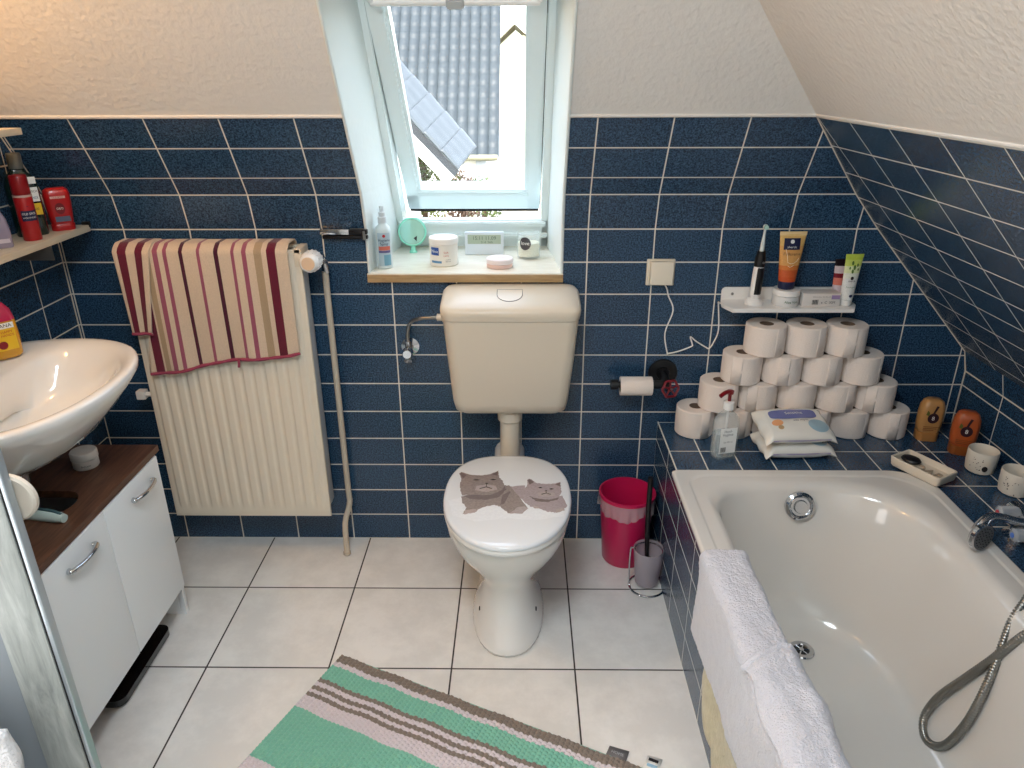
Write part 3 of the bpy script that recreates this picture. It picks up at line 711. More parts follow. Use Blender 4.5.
for bx in (-.2, .17):
    for bz in (.2, .72): bm = BM(); box(bm, bx, bx+.03, .03, .0695, bz, bz+.03); obj('wall_bracket', bm, RADM, ra)
bm = BM(); tube(bm, [(RX0-.045, 0, .425), (RX0+.01, 0, .425)], .008, 12); box(bm, RX0-.058, RX0-.03, -.014, .014, .411, .439, .004); obj('bleed_connection', bm, WHITEP, ra)
tv = thing('radiator_valve', 'white thermostatic valve head at the top right of the radiator', 'valve', (-.594, -.066, 1.014), )
bm = BM(); lathe(bm, [(0, -.068), (.016, -.068), (.0205, -.062), (.0215, -.05), (.0215, -.02), (.019, -.012), (.014, -.008), (.012, 0), (0, 0)], 28, axis='y')
o = obj('thermostat_head', bm, WHITEP, tv, loc=(.0, 0, 0))
bm = BM()
for k in range(16):
    a = 2*PI*k/16; tube(bm, [(.0215*cos(a), -.052, .0215*sin(a)), (.0215*cos(a), -.02, .0215*sin(a))], .0016, 6)
obj('grip_ribs', bm, WHITEP, o)
bm = BM(); lathe(bm, [(0, -.0695), (.0135, -.0695), (.0145, -.068)], 24, axis='y'); obj('end_cap', bm, mat('beige_cap', (220, 190, 160), .4), o); o.scale = (1.3, 1.15, 1.3)
bm = BM(); tube(bm, [(-.018, 0, 0), (.025, 0, 0)], .010, 14); tube(bm, [(.0, -.004, 0), (.0, .02, 0)], .012, 14); tube(bm, smooth_path([(.005, 0, 0), (.018, .004, -.004), (.021, .02, -.02), (.021, .034, -.05)], 5), .0095, 12); obj('valve_body', bm, CHROME, tv)
bm = BM(); tube(bm, smooth_path([(-.579, -.032, .964), (-.579, -.032, .8), (-.579, -.032, .25), (-.578, -.034, .17), (-.590, -.06, .12), (-.592, -.072, .09), (-.588, -.095, .03), (-.588, -.098, .0)], 6), .0095, 14)
lathe(bm, [(.0, .005), (.013, .005), (.013, .012), (.0, .012)], 12, c=(-.588, -.0975, 0))
tag(obj('heating_pipe', bm, mat('painted_pipe', (196, 184, 166), .45)), 'thin cream heating pipe running down the wall beside the radiator', 'pipe')

# striped towel on the radiator
BG = (208, 188, 166); BU = (98, 22, 46); MV = (150, 82, 102); DK = (72, 20, 44); TP = (168, 146, 118)
tx0, tx1 = -1.115, -.655
def pos(x): return (x-tx0)/(tx1-tx0)
stops = [(0, BG)]
for a, b, c in ((-1.092, -1.068, BU), (-1.062, -1.045, TP), (-1.036, -1.022, MV), (-1.008, -.998, MV), (-.963, -.952, DK), (-.913, -.903, MV), (-.864, -.852, DK), (-.816, -.807, MV), (-.786, -.772, MV), (-.752, -.730, TP), (-.716, -.690, BU)):
    stops += [(pos(a), c), (pos(b), BG)]
TSTR = ramp_mat('striped_towel_cloth', 0, stops, bscale=420)
HEM = mat('burgundy_hem', (150, 66, 88), .95, bump=.6, bscale=300)
to = thing('towel', 'beige towel with burgundy stripes hung over the top of the radiator', 'towel', (-.885, -.07, 1.06))
top = 1.058
def cloth(x, s, s_f, yf=-.120):
    """s: 0 front hem .. 1 behind; returns y, z of the drape over the radiator"""
    L = s*(s_f+.10+.18)
    if L < s_f: return yf, top-.012-(s_f-L)
    if L < s_f+.10:
        t = (L-s_f)/.10; return yf+.10*t*.98+.0, top-.012+.016*min(1, 4*t)*min(1, 4*(1-t)+.3)
    return -.0215, top-.012-(L-s_f-.10)
def fm(u, v):
    x = tx0+u*(tx1-tx0)
    sf = .372-.068*u + .006*sin(9*u)
    y, z = cloth(x, v, sf)
    w = max(0, (top-z)/.35) if y < -.1 else 0
    y -= .004*sin(26*u+3*z)*w*1.0 + .003*w*sin(11*u)+.002
    xl = x
    lim = -1.048-.062*min(1, max(0, (1.05-z)/.36))
    xl = lim + (x-tx0)/(tx1-tx0)*(tx1-lim) if False else max(x, lim)
    return (xl+.885, y+.07, z-1.06)
bm = BM(); grid(bm, 120, 60, fm); bmesh.ops.remove_doubles(bm, verts=bm.verts, dist=1e-5)
obj('cloth', bm, TSTR, to, angle=0, solid=.004, off=0)
bm = BM()
hp = [fm(.0+u*1.0/30, 0) for u in range(31)]
hp = [p for p in hp if p[0] > -.226]
tube(bm, [(p[0], p[1]-.001, p[2]) for p in hp], .0055, 8, rfun=lambda i, n: .0045+.0015*abs(sin(i*2.1)))
tube(bm, smooth_path([(.045, -.055, -.335), (.047, -.06, -.35), (.044, -.058, -.362)], 4), .004, 6)
obj('hem', bm, HEM, to, label='burgundy hem')
FLS = [(0, BG), (.12, BG), (.13, BU), (.36, BU), (.37, BG), (.60, BG), (.61, BU), (.80, BU), (.81, BG)]
FL = ramp_mat('striped_flap_cloth', 0, FLS, bscale=420)
def ff(u, v):
    x = -1.146 + u*.106; sf = .245-.0*u
    y, z = cloth(x, v, sf, -.128)
    k = max(0, min(1, (top-z)/.25)) if y < -.1 else 0
    x = -1.146+.010*k + u*(.106-.048*k)
    return (x+.885, y+.07-.003*sin(8*u)*k, z-1.058)
bm = BM(); grid(bm, 24, 50, ff); obj('folded_flap', bm, FL, to, angle=0, solid=.004, off=0)
bm = BM(); tube(bm, [ff(u/8, 0) for u in range(9)], .0055, 8); obj('hem', bm, HEM, to, label='burgundy hem')

# ------------------------------------------------------------------ washbasin
wb = thing('washbasin', 'white oval ceramic washbasin on the left wall above the cabinet', 'washbasin', (-1.16, -.64, .86))
def bas(a_r, a_l, b, z, n=56, cx=0, cy=0, nl=7, nr_=2.25):
    out = []
    for k in range(n):
        t = 2*PI*k/n; c, s = cos(t), sin(t)
        if c >= 0: r = (abs(c/a_r)**nr_ + abs(s/b)**nr_)**(-1/nr_)
        else: r = (abs(c/a_l)**nl + abs(s/b)**nr_)**(-1/nr_) if False else min(1e9, (abs(s/b)**nr_ + abs(c/(a_l*1.35))**nr_)**(-1/nr_))
        x = r*c; 
        out.append((max(x, -a_l)+cx, r*s+cy, z))
    return out
bm = BM()
loft(bm, [bas(.06, .210, .10, -.176), bas(.10, .210, .15, -.165), bas(.150, .212, .205, -.130), bas(.195, .212, .252, -.082), bas(.228, .212, .290, -.040), bas(.243, .212, .310, -.018), bas(.245, .212, .313, -.006), bas(.243, .212, .310, 0), bas(.236, .210, .303, .003),
          bas(.222, .200, .288, .001),
          bas(.203, .066, .262, -.006, cx=.006), bas(.194, .060, .252, -.016, cx=.006), bas(.180, .055, .210, -.045, cx=.006), bas(.155, .052, .20, -.085), bas(.11, .08, .14, -.118), bas(.05, .05, .06, -.132), bas(.02, .02, .02, -.134)])
obj('basin', bm, CERAM, wb, angle=70)
bm = BM(); lathe(bm, [(0, .002), (.016, .002), (.021, .004), (.023, 0)], 24); obj('drain', bm, CHROME, wb, loc=(0, 0, -.133))
bm = BM(); tube(bm, [(-.02, -.02, -.175), (-.02, -.02, -.26)], .02, 16); tube(bm, smooth_path([(-.02, -.02, -.25), (-.02, -.02, -.36), (-.06, -.02, -.39), (-.10, -.02, -.36), (-.205, -.02, -.34)], 6), .016, 12); obj('siphon', bm, CHROME, wb)
so = thing('soap_bottle', 'pink and yellow pump soap bottle standing on the washbasin rim', 'bottle', (-1.272, -.462, .8615), math.radians(52))
bm = BM(); loft(bm, [rrect(-.034*k, .034*k, -.024*k, .024*k, .021*k, z, 6) for k, z in ((.86, 0), (1, .006), (1.04, .05), (1.0, .095), (.84, .118), (.5, .134), (.34, .138))])
obj('bottle_body', bm, mat('amber_soap', (206, 150, 30), .18, coat=.5), so, angle=60)
bm = BM(); loft(bm, [rrect(-.034*k, .034*k, -.024*k, .024*k, .021*k, z, 6) for k, z in ((1.015, .093), (.86, .1185), (.52, .1348), (.36, .1385))]); obj('bottle_shoulder', bm, mat('pink_soap', (190, 44, 84), .18, coat=.5), so)
bm = BM(); lathe(bm, [(.012, .137), (.012, .150), (.005, .151), (.005, .172), (.009, .173), (.009, .182), (0, .183)], 16); tube(bm, [(0, 0, .178), (0, -.035, .176)], .005, 8); obj('pump', bm, WHITEP, so)
fs = lambda a, b: (a, -.0258, .055+b)
bm = patch(fs, .044, .066); obj('label_print', bm, mat('yellow_label', (226, 184, 40), .4), so, label='yellow label')
bm = patch(lambda a, b: (a, -.0262, .083+b), .044, .014); obj('label_band', bm, LABELW, so)
text('lettering', 'ISANA', .0125, INK, so, lambda a, b: (a, -.0266, .083+b))
text('lettering', 'HAPPY\nHANDS', .0085, REDPRINT, so, lambda a, b: (a+.004, -.0266, .063+b))
bm = disc_patch(lambda a, b: (a-.01, -.0264, .036+b), .010); obj('fruit_print', bm, mat('dark_red_print', (130, 24, 40), .4), so)

# ------------------------------------------------------------------ vanity cabinet
va = thing('vanity_cabinet', 'white two door washbasin cabinet with a dark walnut top', 'cabinet', (-1.203, -.672, 0))
VX0, VX1 = -.166, .195; VY0, VY1 = -.292, .292
bm = BM(); box(bm, VX0, VX1-.018, VY1-.016, VY1, 0, .548, .001); obj('side_panel', bm, WHITEL, va)
bm = BM(); box(bm, VX0, VX1-.018, VY0, VY0+.016, 0, .548, .001); obj('side_panel', bm, WHITEL, va)
for q in (VY1-.016, VY0): bm = BM(); box(bm, VX1-.018, VX1, q, q+.016, 0, .548, .001); obj('front_edge', bm, WHITEL, va)
bm = BM(); box(bm, VX0, VX1-.002, VY0+.016, VY1-.016, .094, .110, .001); obj('bottom_board', bm, WALNUT, va)
bm = BM(); box(bm, VX0, VX0+.006, VY0+.016, VY1-.016, .09, .548); obj('back_panel', bm, WHITEL, va)
bm = BM()
no = [(VX0-.002, VY1+.004), (VX0-.002, .055)] + [(.10-.05*0+.045*cos(a), .0+.055*sin(a)) for a in [PI/2-PI*k/10 for k in range(11)]] + [(VX0-.002, -.055), (VX0-.002, VY0-.004), (VX1+.012, VY0-.004), (VX1+.012, VY1+.004)]
prism(bm, no, .018); o = obj('worktop', bm, WALNUT, va, loc=(0, 0, .55))
for sy in (1, -1):
    bm = BM(); y0, y1 = (.0015, VY1-.018) if sy > 0 else (VY0+.018, -.0015)
    box(bm, VX1-.002, VX1+.014, y0, y1, .112, .546, .0015)
    d = obj('door', bm, WHITEL, va)
    hy = .172 if sy > 0 else -.118
    bm = BM(); tube(bm, smooth_path([(VX1+.014, hy-.048, .500), (VX1+.022, hy-.052, .500), (VX1+.029, hy-.03, .500), (VX1+.032, hy, .500), (VX1+.029, hy+.03, .500), (VX1+.022, hy+.052, .500), (VX1+.014, hy+.048, .500)], 6), .0055, 10, rfun=lambda i, n: .0045+.0025*abs(cos(PI*i/(n-1))))
    obj('handle', bm, CHROME, d, label='curved chrome handle')
jar = thing('cream_jar', 'small white screw top cream jar on the walnut cabinet top', 'jar', (-1.128, -.492, .568), math.radians(30))
bm = BM(); lathe(bm, [(0, 0), (.029, 0), (.031, .003), (.031, .024), (.0, .024)], 32); obj('jar_body', bm, WHITEP, jar)
bm = BM(); lathe(bm, [(.030, .0245), (.0325, .026), (.0325, .042), (.030, .0455), (0, .0455)], 32); obj('jar_lid', bm, mat('offwhite_plastic', (222, 222, 220), .35), jar)
text('lettering', 'Balsam', .008, mat('grey_print', (110, 110, 112), .5), jar, cyl(.0312, .012))
gh = thing('hairbrush', 'pale mint and white plastic hairbrush handle lying on the walnut cabinet top', 'hairbrush', (-1.105, -.735, .568), math.radians(-12))
bm = BM(); tube(bm, smooth_path([(-.09, -.004, .012), (-.04, -.002, .011), (0, 0, .011), (.05, 0, .011), (.072, 0, .010)], 6), .011, 14, rfun=lambda i, n: .010+.005*sin(PI*min(1, i/(n-1)*1.05))); obj('grip', bm, mat('pale_mint_plastic', (190, 208, 202), .3), gh)
bm = BM(); tube(bm, smooth_path([(.0, 0, .0265), (.045, 0, .026), (.066, 0, .0195)], 6), .0035, 8); obj('grip_inlay', bm, mat('dark_teal', (60, 88, 92), .4), gh, label='dark teal inlay')
bm = BM(); box(bm, -.21, -.09, -.03, .03, .006, .022, .006); obj('brush_head', bm, mat('mint_plastic2', (176, 200, 194), .35), gh)
bs = thing('bathroom_scale', 'flat black bathroom scale pushed under the white cabinet', 'scale', (-1.135, -.615, 0), 0)
bm = BM(); loft(bm, [rrect(-.14, .118, -.142, .142, .025, z, 6) for z in (.008, .010, .026, .028)]); obj('platform', bm, mat('black_gloss', (14, 14, 16), .2, coat=.5), bs)
for sx in (-1, 1):
    for sy in (-1, 1):
        bm = BM(); lathe(bm, [(0, 0), (.012, 0), (.012, .009), (0, .009)], 14); obj('foot', bm, RUBBER, bs, loc=(-.011+sx*.10, sy*.115, 0))

# ------------------------------------------------------------------ door leaf in the left foreground
do = bpy.data.objects.new('door_1', None); C.objects.link(do); do['kind'] = 'structure'; do.location = (-1.40, -1.30, 0)
DW = .706
bm = BM(); box(bm, .030, DW-.080, .006, .016, .02, 2.02, .001); obj('panel', bm, mat('flat_grey_panel', (150, 158, 164), .45), do)
bm = BM(); box(bm, DW-.078, DW-.011, 0, .018, .01, 2.03, .002); obj('stile', bm, GREYWOOD, do)
bm = BM(); box(bm, DW-.011, DW-.007, .002, .016, .01, 2.03); obj('seal', bm, RUBBER, do)
bm = BM(); box(bm, DW-.007, DW, .0, .014, .01, 2.03, .0015); obj('edge_strip', bm, mat('pale_metal_edge', (182, 192, 198), .3, metal=.6), do)
hk = thing('disc_hook', 'round beige disc hook fixed to the edge of the grey door', 'hook', (-.718, -1.288, .965))
bm = BM(); lathe(bm, [(0, -.006), (.034, -.006), (.037, -.003), (.037, .003), (.034, .006), (0, .006)], 36, axis='y'); obj('disc', bm, mat('beige_hook', (206, 198, 184), .4), hk, loc=(.008, .012, 0))
bm = BM(); box(bm, -.0045, .006, -.012, .014, .024, .045, .003); obj('clip', bm, mat('beige_hook', (206, 198, 184), .4), hk)

# ------------------------------------------------------------------ bath towel over the tub edge
TERRY = mat('lilac_grey_terry', (208, 208, 216), .98, bump=1.0, bscale=260, var=7, vscale=40, sheen=.4, detail=2)
YELT = mat('old_yellow_terry', (192, 182, 152), .98, bump=1.0, bscale=150, var=18, vscale=60, sheen=.3)
rdt = random.Random(5)
def wob(y, k): return .006*sin(7*y+k)+.004*sin(17*y+2.3*k)+.003*sin(31*y+k*1.7)
def drape(y, s, out=0.0, zb=.225, inner=.365):
    """s 0..1 from the outside hem, over the rim, down into the tub"""
    P = [(.437-out*.6, zb), (.434-out*.6, .33), (.431-out*.6, .43), (.432-out*.4, .466+out*.5), (.447, .4785+out), (.49, .4795+out), (.516, .4755+out), (.527+out*.7, .452), (.533+out*.6, .415), (.540+out*.6, inner)]
    t = s*(len(P)-1); i = min(int(t), len(P)-2); f = t-i
    p0, p1, p2, p3 = (Vector(P[max(i-1, 0)]), Vector(P[i]), Vector(P[i+1]), Vector(P[min(i+2, len(P)-1)]))
    q = .5*((2*p1)+(p2-p0)*f+(2*p0-5*p1+4*p2-p3)*f*f+(3*p1-p0-3*p2+p3)*f**3)
    return q
bt = thing('bath_towel', 'pale lilac grey terry towel draped over the long edge of the bathtub', 'towel', (.48, -1.2, .468))
def sstep(a, b, x): t = min(1, max(0, (x-a)/(b-a))); return t*t*(3-2*t)
def ft(u, v):
    y = -.728 - u*1.06; zb = .235+.012*sin(5*u)
    q = drape(y, v, .003, zb); q0 = drape(y, max(0, v-.02), .003, zb); q1 = drape(y, min(1, v+.02), .003, zb)
    d = (q1-q0).normalized(); nx, nz = -d.y, d.x           # outward of the drape
    w = abs(v-.48)*2
    cr = .006*max(0, sin(13*u+4.5*w))**3*(.3+.7*w) + .003*sin(38*u+8*w)*w + (wob(y, 1)*.6+.004)*w*(1-sstep(.35, .6, v))
    p = Vector((q.x, y, q.y))
    cr += .0016*noise.noise(p*150) + .0020*noise.noise(p*40)
    rnd = max(0, 1-u/.03)
    return (q.x+nx*cr-.48, y+rnd*.02*w*w+.006*sin(7*v)+1.2, max(q.y+nz*cr-.468, -.44))
bm = BM(); grid(bm, 420, 150, ft); obj('cloth', bm, TERRY, bt, angle=0, solid=.007, off=0)
def ft2(u, v):
    y = -1.055 - u*.72; lead = .035*(abs(v-.45)*2)**2
    s = .33+.67*v; q = drape(y, s, .019, .235)
    y += lead*2.2*(1-u) - .25*max(0, .35-v)*(1-u)**2
    e = min(1, u/.03)
    z = q.y - .010*(1-e) + .003*sin(26*u+4*v) + .006*max(0, sin(18*u-3*v))**4
    x = q.x + .003*sin(23*u+7*v) - (.008*(1-e) if v > .6 else 0)
    dsp = .0016*noise.noise(Vector((x*150, y*150, z*150))) + .0022*noise.noise(Vector((x*38, y*38, z*38)))
    z += dsp; x += dsp*.5
    return (x-.48, y+1.2, z-.468)
bm = BM(); grid(bm, 280, 100, ft2); obj('upper_fold', bm, TERRY, bt, angle=0, solid=.011, off=0)
bm = BM()
tube(bm, [(p[0]-0, p[1], p[2]+.004) for p in [ft2(.0, v/24) for v in range(25)]], .010, 8); obj('rolled_edge', bm, TERRY, bt)
def fy(u, v):
    y = -.83 - u*.80; z = .05+.20*v + (.03*sin(19*u)+.02*sin(43*u))*(1-v)*.6 + .10*max(0, (.3-u)/.3)*(1-v)
    return (.436-.006*sin(13*u+3*v)-.010*(1-v)*abs(sin(21*u)), y, z)
yt = thing('towel', 'yellowed terry cloth hanging below the lilac towel on the tub side', 'towel', (.44, -1.25, .15))
bm = BM(); grid(bm, 80, 20, lambda u, v: tuple(Vector(fy(u, v))-Vector((.44, -1.25, .15)))); obj('cloth', bm, YELT, yt, angle=0, solid=.006, off=0)

# ------------------------------------------------------------------ bath mat
GR = (134, 122, 112); LT = (214, 204, 208); MI = (128, 190, 168)
st = [0, .032, .048, .098, .111, .124, .137, .148, .160, .202]
Dm = .66
cols = [GR, LT, MI, GR, LT, GR, LT, GR, LT, MI]
stops = [(a/Dm, c) for a, c in zip(st, cols)]
for a, c in ((.366, LT), (.43, GR), (.442, LT), (.454, GR), (.466, LT), (.478, GR), (.49, MI), (.565, LT), (.625, GR)): stops.append((a/Dm, c))
MATM = ramp_mat('striped_chenille', 1, stops, bscale=500, bump=.3, jitter=.004)
mt = thing('bath_mat', 'mint green and grey striped chenille bath mat lying askew on the floor', 'mat', (-.502, -.562, 0), math.radians(-24.2))
LM = .95
def fmat(u, v):
    x = u*LM; y = -v*Dm
    n = abs(sin(PI*x/.0125))**.5*abs(sin(PI*(y/.0105 + .5*(int(x/.0125) % 2))))**.5
    e = min(1, min(x, LM-x, -y, Dm+y)/.006)
    return (x, y+.002*sin(x*40), .002+.004*e+.007*n*e+.001*sin(60*x)*sin(55*y))
bm = BM(); grid(bm, 480, 380, fmat); obj('pile', bm, MATM, mt, angle=0)
bm = BM(); box(bm, .0, LM, -Dm, 0, .0, .004, .001); obj('backing', bm, mat('mat_backing', (150, 190, 176), .9), mt)
bm = BM(); uvquad(bm, [(.775, -.004, .003), (.825, -.004, .003), (.824, .030, .004), (.776, .028, .0015)], [(0, 0)]*4); o = obj('brand_tag', bm, mat('grey_tag', (112, 110, 112), .7), mt, solid=.001, label='grey woven tag')
text('lettering', 'HOME', .011, mat('pale_grey_print', (180, 180, 182), .6), o, lambda a, b: (.80+a, .013+b, .0042))
bm = BM(); uvquad(bm, [(.865, -.004, .003), (.900, -.004, .003), (.902, .042, .003), (.867, .040, .0015)], [(0, 0)]*4); o = obj('care_label', bm, LABELW, mt, solid=.001, label='white care label')
bm = BM(); box(bm, .872, .895, .026, .034, .0038, .0043); obj('barcode', bm, INK, o)
bm = BM(); box(bm, .872, .896, .010, .018, .0038, .0043); obj('print_block', bm, mat('pale_blue_print', (150, 190, 214), .6), o)

# ------------------------------------------------------------------ toilet paper pyramid
def make_roll(name, label, ro=.0588, ri=.0205, h=.0893):
    t = thing(name, label, 'toilet paper', group='toilet paper rolls stacked into a pyramid')
    bm = BM(); lathe(bm, [(ri, .001), (ro-.003, 0), (ro, .003), (ro+.0006, h*.5), (ro, h-.003), (ro-.003, h), (ri, h-.001)], 48)
    obj('paper', bm, PAPER, t)
    bm = BM(); lathe(bm, [(ri, .001), (ri+.0006, h*.5), (ri, h-.001), (ri-.0015, h-.001), (ri-.0015, .001), (ri, .001)], 28); obj('cardboard_core', bm, CARD, t, label='grey cardboard core')
    bm = BM(); grid(bm, 8, 1, lambda u, v: ((ro+.0009-.0006*u)*sin(.55*u), -(ro+.0009-.0006*u)*cos(.55*u), .001+v*(h-.002))); obj('loose_sheet', bm, PAPER, t, solid=.0004)
    return t
def dup(o, loc, rz, label):
    r = o.copy(); C.objects.link(r); r.location = loc; r.rotation_euler = (0, 0, rz); r['label'] = label
    for ch in o.children:
        c = ch.copy(); C.objects.link(c); c.parent = r
        for g in ch.children:
            d = g.copy(); C.objects.link(d); d.parent = c
    return r
proto = None
names = {6: ['at the left end of', 'second from the left in', 'third from the left in', 'third from the right in', 'second from the right in', 'at the right end of'],
         5: ['at the left end of', 'second from the left in', 'in the middle of', 'second from the right in', 'at the right end of'],
         4: ['at the left end of', 'second from the left in', 'second from the right in', 'at the right end of'],
         3: ['at the left end of', 'in the middle of', 'at the right end of']}
rows = [(6, .5455, .1196, 'the bottom row'), (5, .6095, .1196, 'the second lowest row'), (4, .671, .1196, 'the second highest row'), (3, .7295, .1196, 'the top row')]
rr = random.Random(11)
for r_, (n_, x0, dx, rn) in enumerate(rows):
    for k in range(n_):
        lb = 'white toilet paper roll ' + names[n_][k] + ' ' + rn + ' of the pyramid'
        loc = (x0+k*dx, -.067+rr.uniform(-.003, .003), LZ+r_*.0900+.0004); rz = rr.uniform(-.9, .9)
        if proto is None:
            proto = make_roll('toilet_roll', lb); proto.location = loc; proto.rotation_euler = (0, 0, rz)
        else: dup(proto, loc, rz, lb)

# ------------------------------------------------------------------ on the ledge
sd = thing('hand_gel_bottle', 'clear pump bottle of gel with a red pump and white label before the rolls', 'bottle', (.598, -.226, LZ), math.radians(14))
CLEAR = glass('clear_plastic', (226, 236, 236), .05)
bm = BM(); loft(bm, [rrect(-.036*k, .036*k, -.024*k, .024*k, .022*k, z, 6) for k, z in ((.94, 0), (1, .004), (1, .098), (.93, .110), (.6, .124), (.36, .130), (.34, .138))]); obj('bottle_body', bm, CLEAR, sd, angle=60)
bm = BM(); loft(bm, [rrect(-.032*k, .032*k, -.020*k, .020*k, .018*k, z, 6) for k, z in ((.94, .004), (1, .007), (1, .07))]); obj('gel', bm, mat('pale_gel', (205, 216, 216), .12, alpha=.35), sd)
fg = lambda a, b: (a-.004, -.0248, .056+b)
bm = patch(fg, .048, .072); obj('label_print', bm, LABELW, sd, label='white label')
text('lettering', 'Hand-\nHygiene', .0095, mat('grey_print', (110, 110, 112), .5), sd, lambda a, b: (a-.006, -.0252, .078+b))
text('lettering', 'Gel 300 ml', .006, mat('grey_print', (110, 110, 112), .5), sd, lambda a, b: (a-.004, -.0252, .052+b))
bm = BM()
for k in range(9): box(bm, -.024+k*.0018, -.024+k*.0018+.0006*(1+k % 2), -.0254, -.0252, .024, .038)
obj('barcode', bm, INK, sd)
bm = BM(); lathe(bm, [(.014, .136), (.014, .156), (.006, .158), (0, .158)], 24); obj('collar', bm, WHITEP, sd)
bm = BM(); lathe(bm, [(.0045, .157), (.0045, .176), (.009, .178), (.010, .186), (0, .188)], 16); tube(bm, smooth_path([(.004, 0, .183), (-.018, -.008, .186), (-.036, -.014, .180)], 4), .0055, 10); obj('pump', bm, mat('dark_red_plastic', (128, 22, 30), .3), sd)
bm = BM(); tube(bm, [(0, 0, .01), (0, 0, .14)], .003, 8); obj('dip_tube', bm, WHITEP, sd)
sd.scale = (1.08, 1.08, 1.13)

WIPE = mat('glossy_wipe_film', (228, 226, 218), .22, coat=.4, bump=.15, bscale=40)
def make_wipes(loc, rz, label, top_print):
    t = thing('wipes_pack', label, 'wipes', loc, rz, 'packs of wet wipes stacked before the rolls')
    hw, hd, hh = .106, .068, .052
    def H(x, y):
        a = max(0, 1-abs(x/hw)**3.2)**.55; b = max(0, 1-abs(y/hd)**4)**.5
        return a*b
    def topf(u, v, sg):
        x = (u*2-1)*hw; y = (v*2-1)*hd
        cr = max(0, (abs(x)-.085)/.023)
        z = hh*.5 + sg*hh*.5*H(x, y)*(1+.03*sin(90*x+50*y)) + .004*cr*sin(120*y) - .010*cr
        flare = 1+.10*cr
        return (x, y*flare, max(.0006, z))
    bm = BM(); grid(bm, 60, 30, lambda u, v: topf(u, v, 1)); grid(bm, 60, 30, lambda u, v: topf(u, v, -1)); bmesh.ops.remove_doubles(bm, verts=bm.verts, dist=.0008)
    obj('pack_film', bm, WIPE, t, angle=60)
    surf = lambda x, y: (x, y, hh*.5+hh*.5*H(x, y)*(1+.03*sin(90*x+50*y))+.0012)
    def decal(nm, cx, cy, rx, ry, m, pw=2, lift=0):
        bm = BM(); 
        def fn(u, v):
            a = u*2*PI; r = v; c, s = cos(a), sin(a)
            x = cx+rx*r*abs(c)**(2/pw)*(1 if c >= 0 else -1); y = cy+ry*r*abs(s)**(2/pw)*(1 if s >= 0 else -1)
            p = surf(x, y); return (p[0], p[1], p[2]+lift)
        grid(bm, 36, 6, fn); return obj(nm, bm, m, t)
    ORP = mat('orange_print', (224, 160, 110), .3, coat=.4); BLP = mat('pale_blue_wipe_print', (152, 182, 196), .3, coat=.4)
    decal('blue_circle_print', .056, -.030, .030, .026, BLP); decal('orange_print', -.060, -.014, .016, .013, ORP); decal('orange_print', -.056, -.034, .008, .008, mat('tan_print', (190, 160, 120), .3, coat=.4))
    bm = BM(); grid(bm, 30, 2, lambda u, v: ((u-.5)*.17, -hd*(.992)-.0012+.001*sin(9*u), hh*(.46+.08*v))); obj('seam_print', bm, mat('lilac_print', (168, 158, 190), .3, coat=.4), t)
    if top_print:
        decal('flap_label', -.004, .022, .070, .022, mat('periwinkle_print', (104, 112, 168), .25, coat=.5), 4, .0006)
        text('lettering', 'Sensitive', .015, LABELW, t, lambda a, b: tuple(Vector(surf(a+.0, .024+b))+Vector((0, 0, .0016))))
        text('lettering', 'wet wipes', .011, NAVY, t, lambda a, b: tuple(Vector(surf(a+.01, -.008+b))+Vector((0, 0, .0012))))
        bm = BM(); box(bm, -.055, -.03, .040, .048, .0425, .0445, .001); obj('pull_tab', bm, RED, t)
    bm = BM()
    for k in range(6): box(bm, .062+k*.003, .0635+k*.003, -.0640, -.0632, .012, .024)
    obj('barcode', bm, INK, t)
    return t
def tilt(o, a): o.rotation_mode = 'XYZ'; o.rotation_euler = (a, 0, o.rotation_euler[2])
make_wipes((.812, -.196, LZ+.0006), math.radians(3), 'white packet of wet wipes lying under another packet on the tub ledge', False)
wp = make_wipes((.804, -.196, LZ+.0625), math.radians(4), 'upper packet of wet wipes with a blue oval flap on the tub ledge', True); tilt(wp, math.radians(13))

def shower_bottle(loc, rz, label, body, cap, tilt=0):
    t = thing('shower_gel_bottle', label, 'bottle', loc, rz, 'upside down shower bottles in the tub corner')
    sec = lambda kx, ky, z: rrect(-.0415*kx, .0415*kx, -.024*ky, .024*ky, .022*min(kx, ky), z, 6)
    bm = BM(); loft(bm, [sec(.80, .95, .032), sec(.92, 1, .036), sec(1.0, 1, .06), sec(1.02, 1, .10), sec(.96, .98, .125), sec(.78, .85, .142), sec(.5, .55, .150)]); obj('bottle_body', bm, body, t, angle=60)
    bm = BM(); loft(bm, [sec(.84, 1.02, 0), sec(.90, 1.06, .004), sec(.88, 1.05, .030), sec(.80, .95, .0318)]); obj('cap', bm, cap, t)
    fn = lambda a, b: (a, -.0249, .085+b)
    bm = disc_patch(shift(fn, .0, .002), .0185); obj('round_emblem', bm, mat('dark_plum_print', (44, 22, 34), .35), t, label='dark round emblem')
    bm = BM(); poly_patch(bm, [(-.006, .012), (.002, .016), (.012, .044), (.004, .046)], lambda a, b: (a, -.0250, .087+b)); obj('stem_print', bm, mat('dark_plum_print', (44, 22, 34), .35), t)
    bm = BM(); poly_patch(bm, [(-.026, .012), (-.016, .008), (-.014, .020), (-.022, .028)], lambda a, b: (a, -.0250, .087+b)); obj('leaf_print', bm, mat('olive_print', (92, 96, 40), .4), t)
    text('lettering', '8', .020, LABELW, t, lambda a, b: (a, -.0256, .0865+b)); t.scale = (.86, .95, .90)
    bm = BM()
    for k in range(3): box(bm, -.026, .026-.008*k, -.0252, -.0248, .054-.006*k, .056-.006*k)
    obj('print_lines', bm, mat('brown_print', (120, 70, 34), .4), t)
    return t
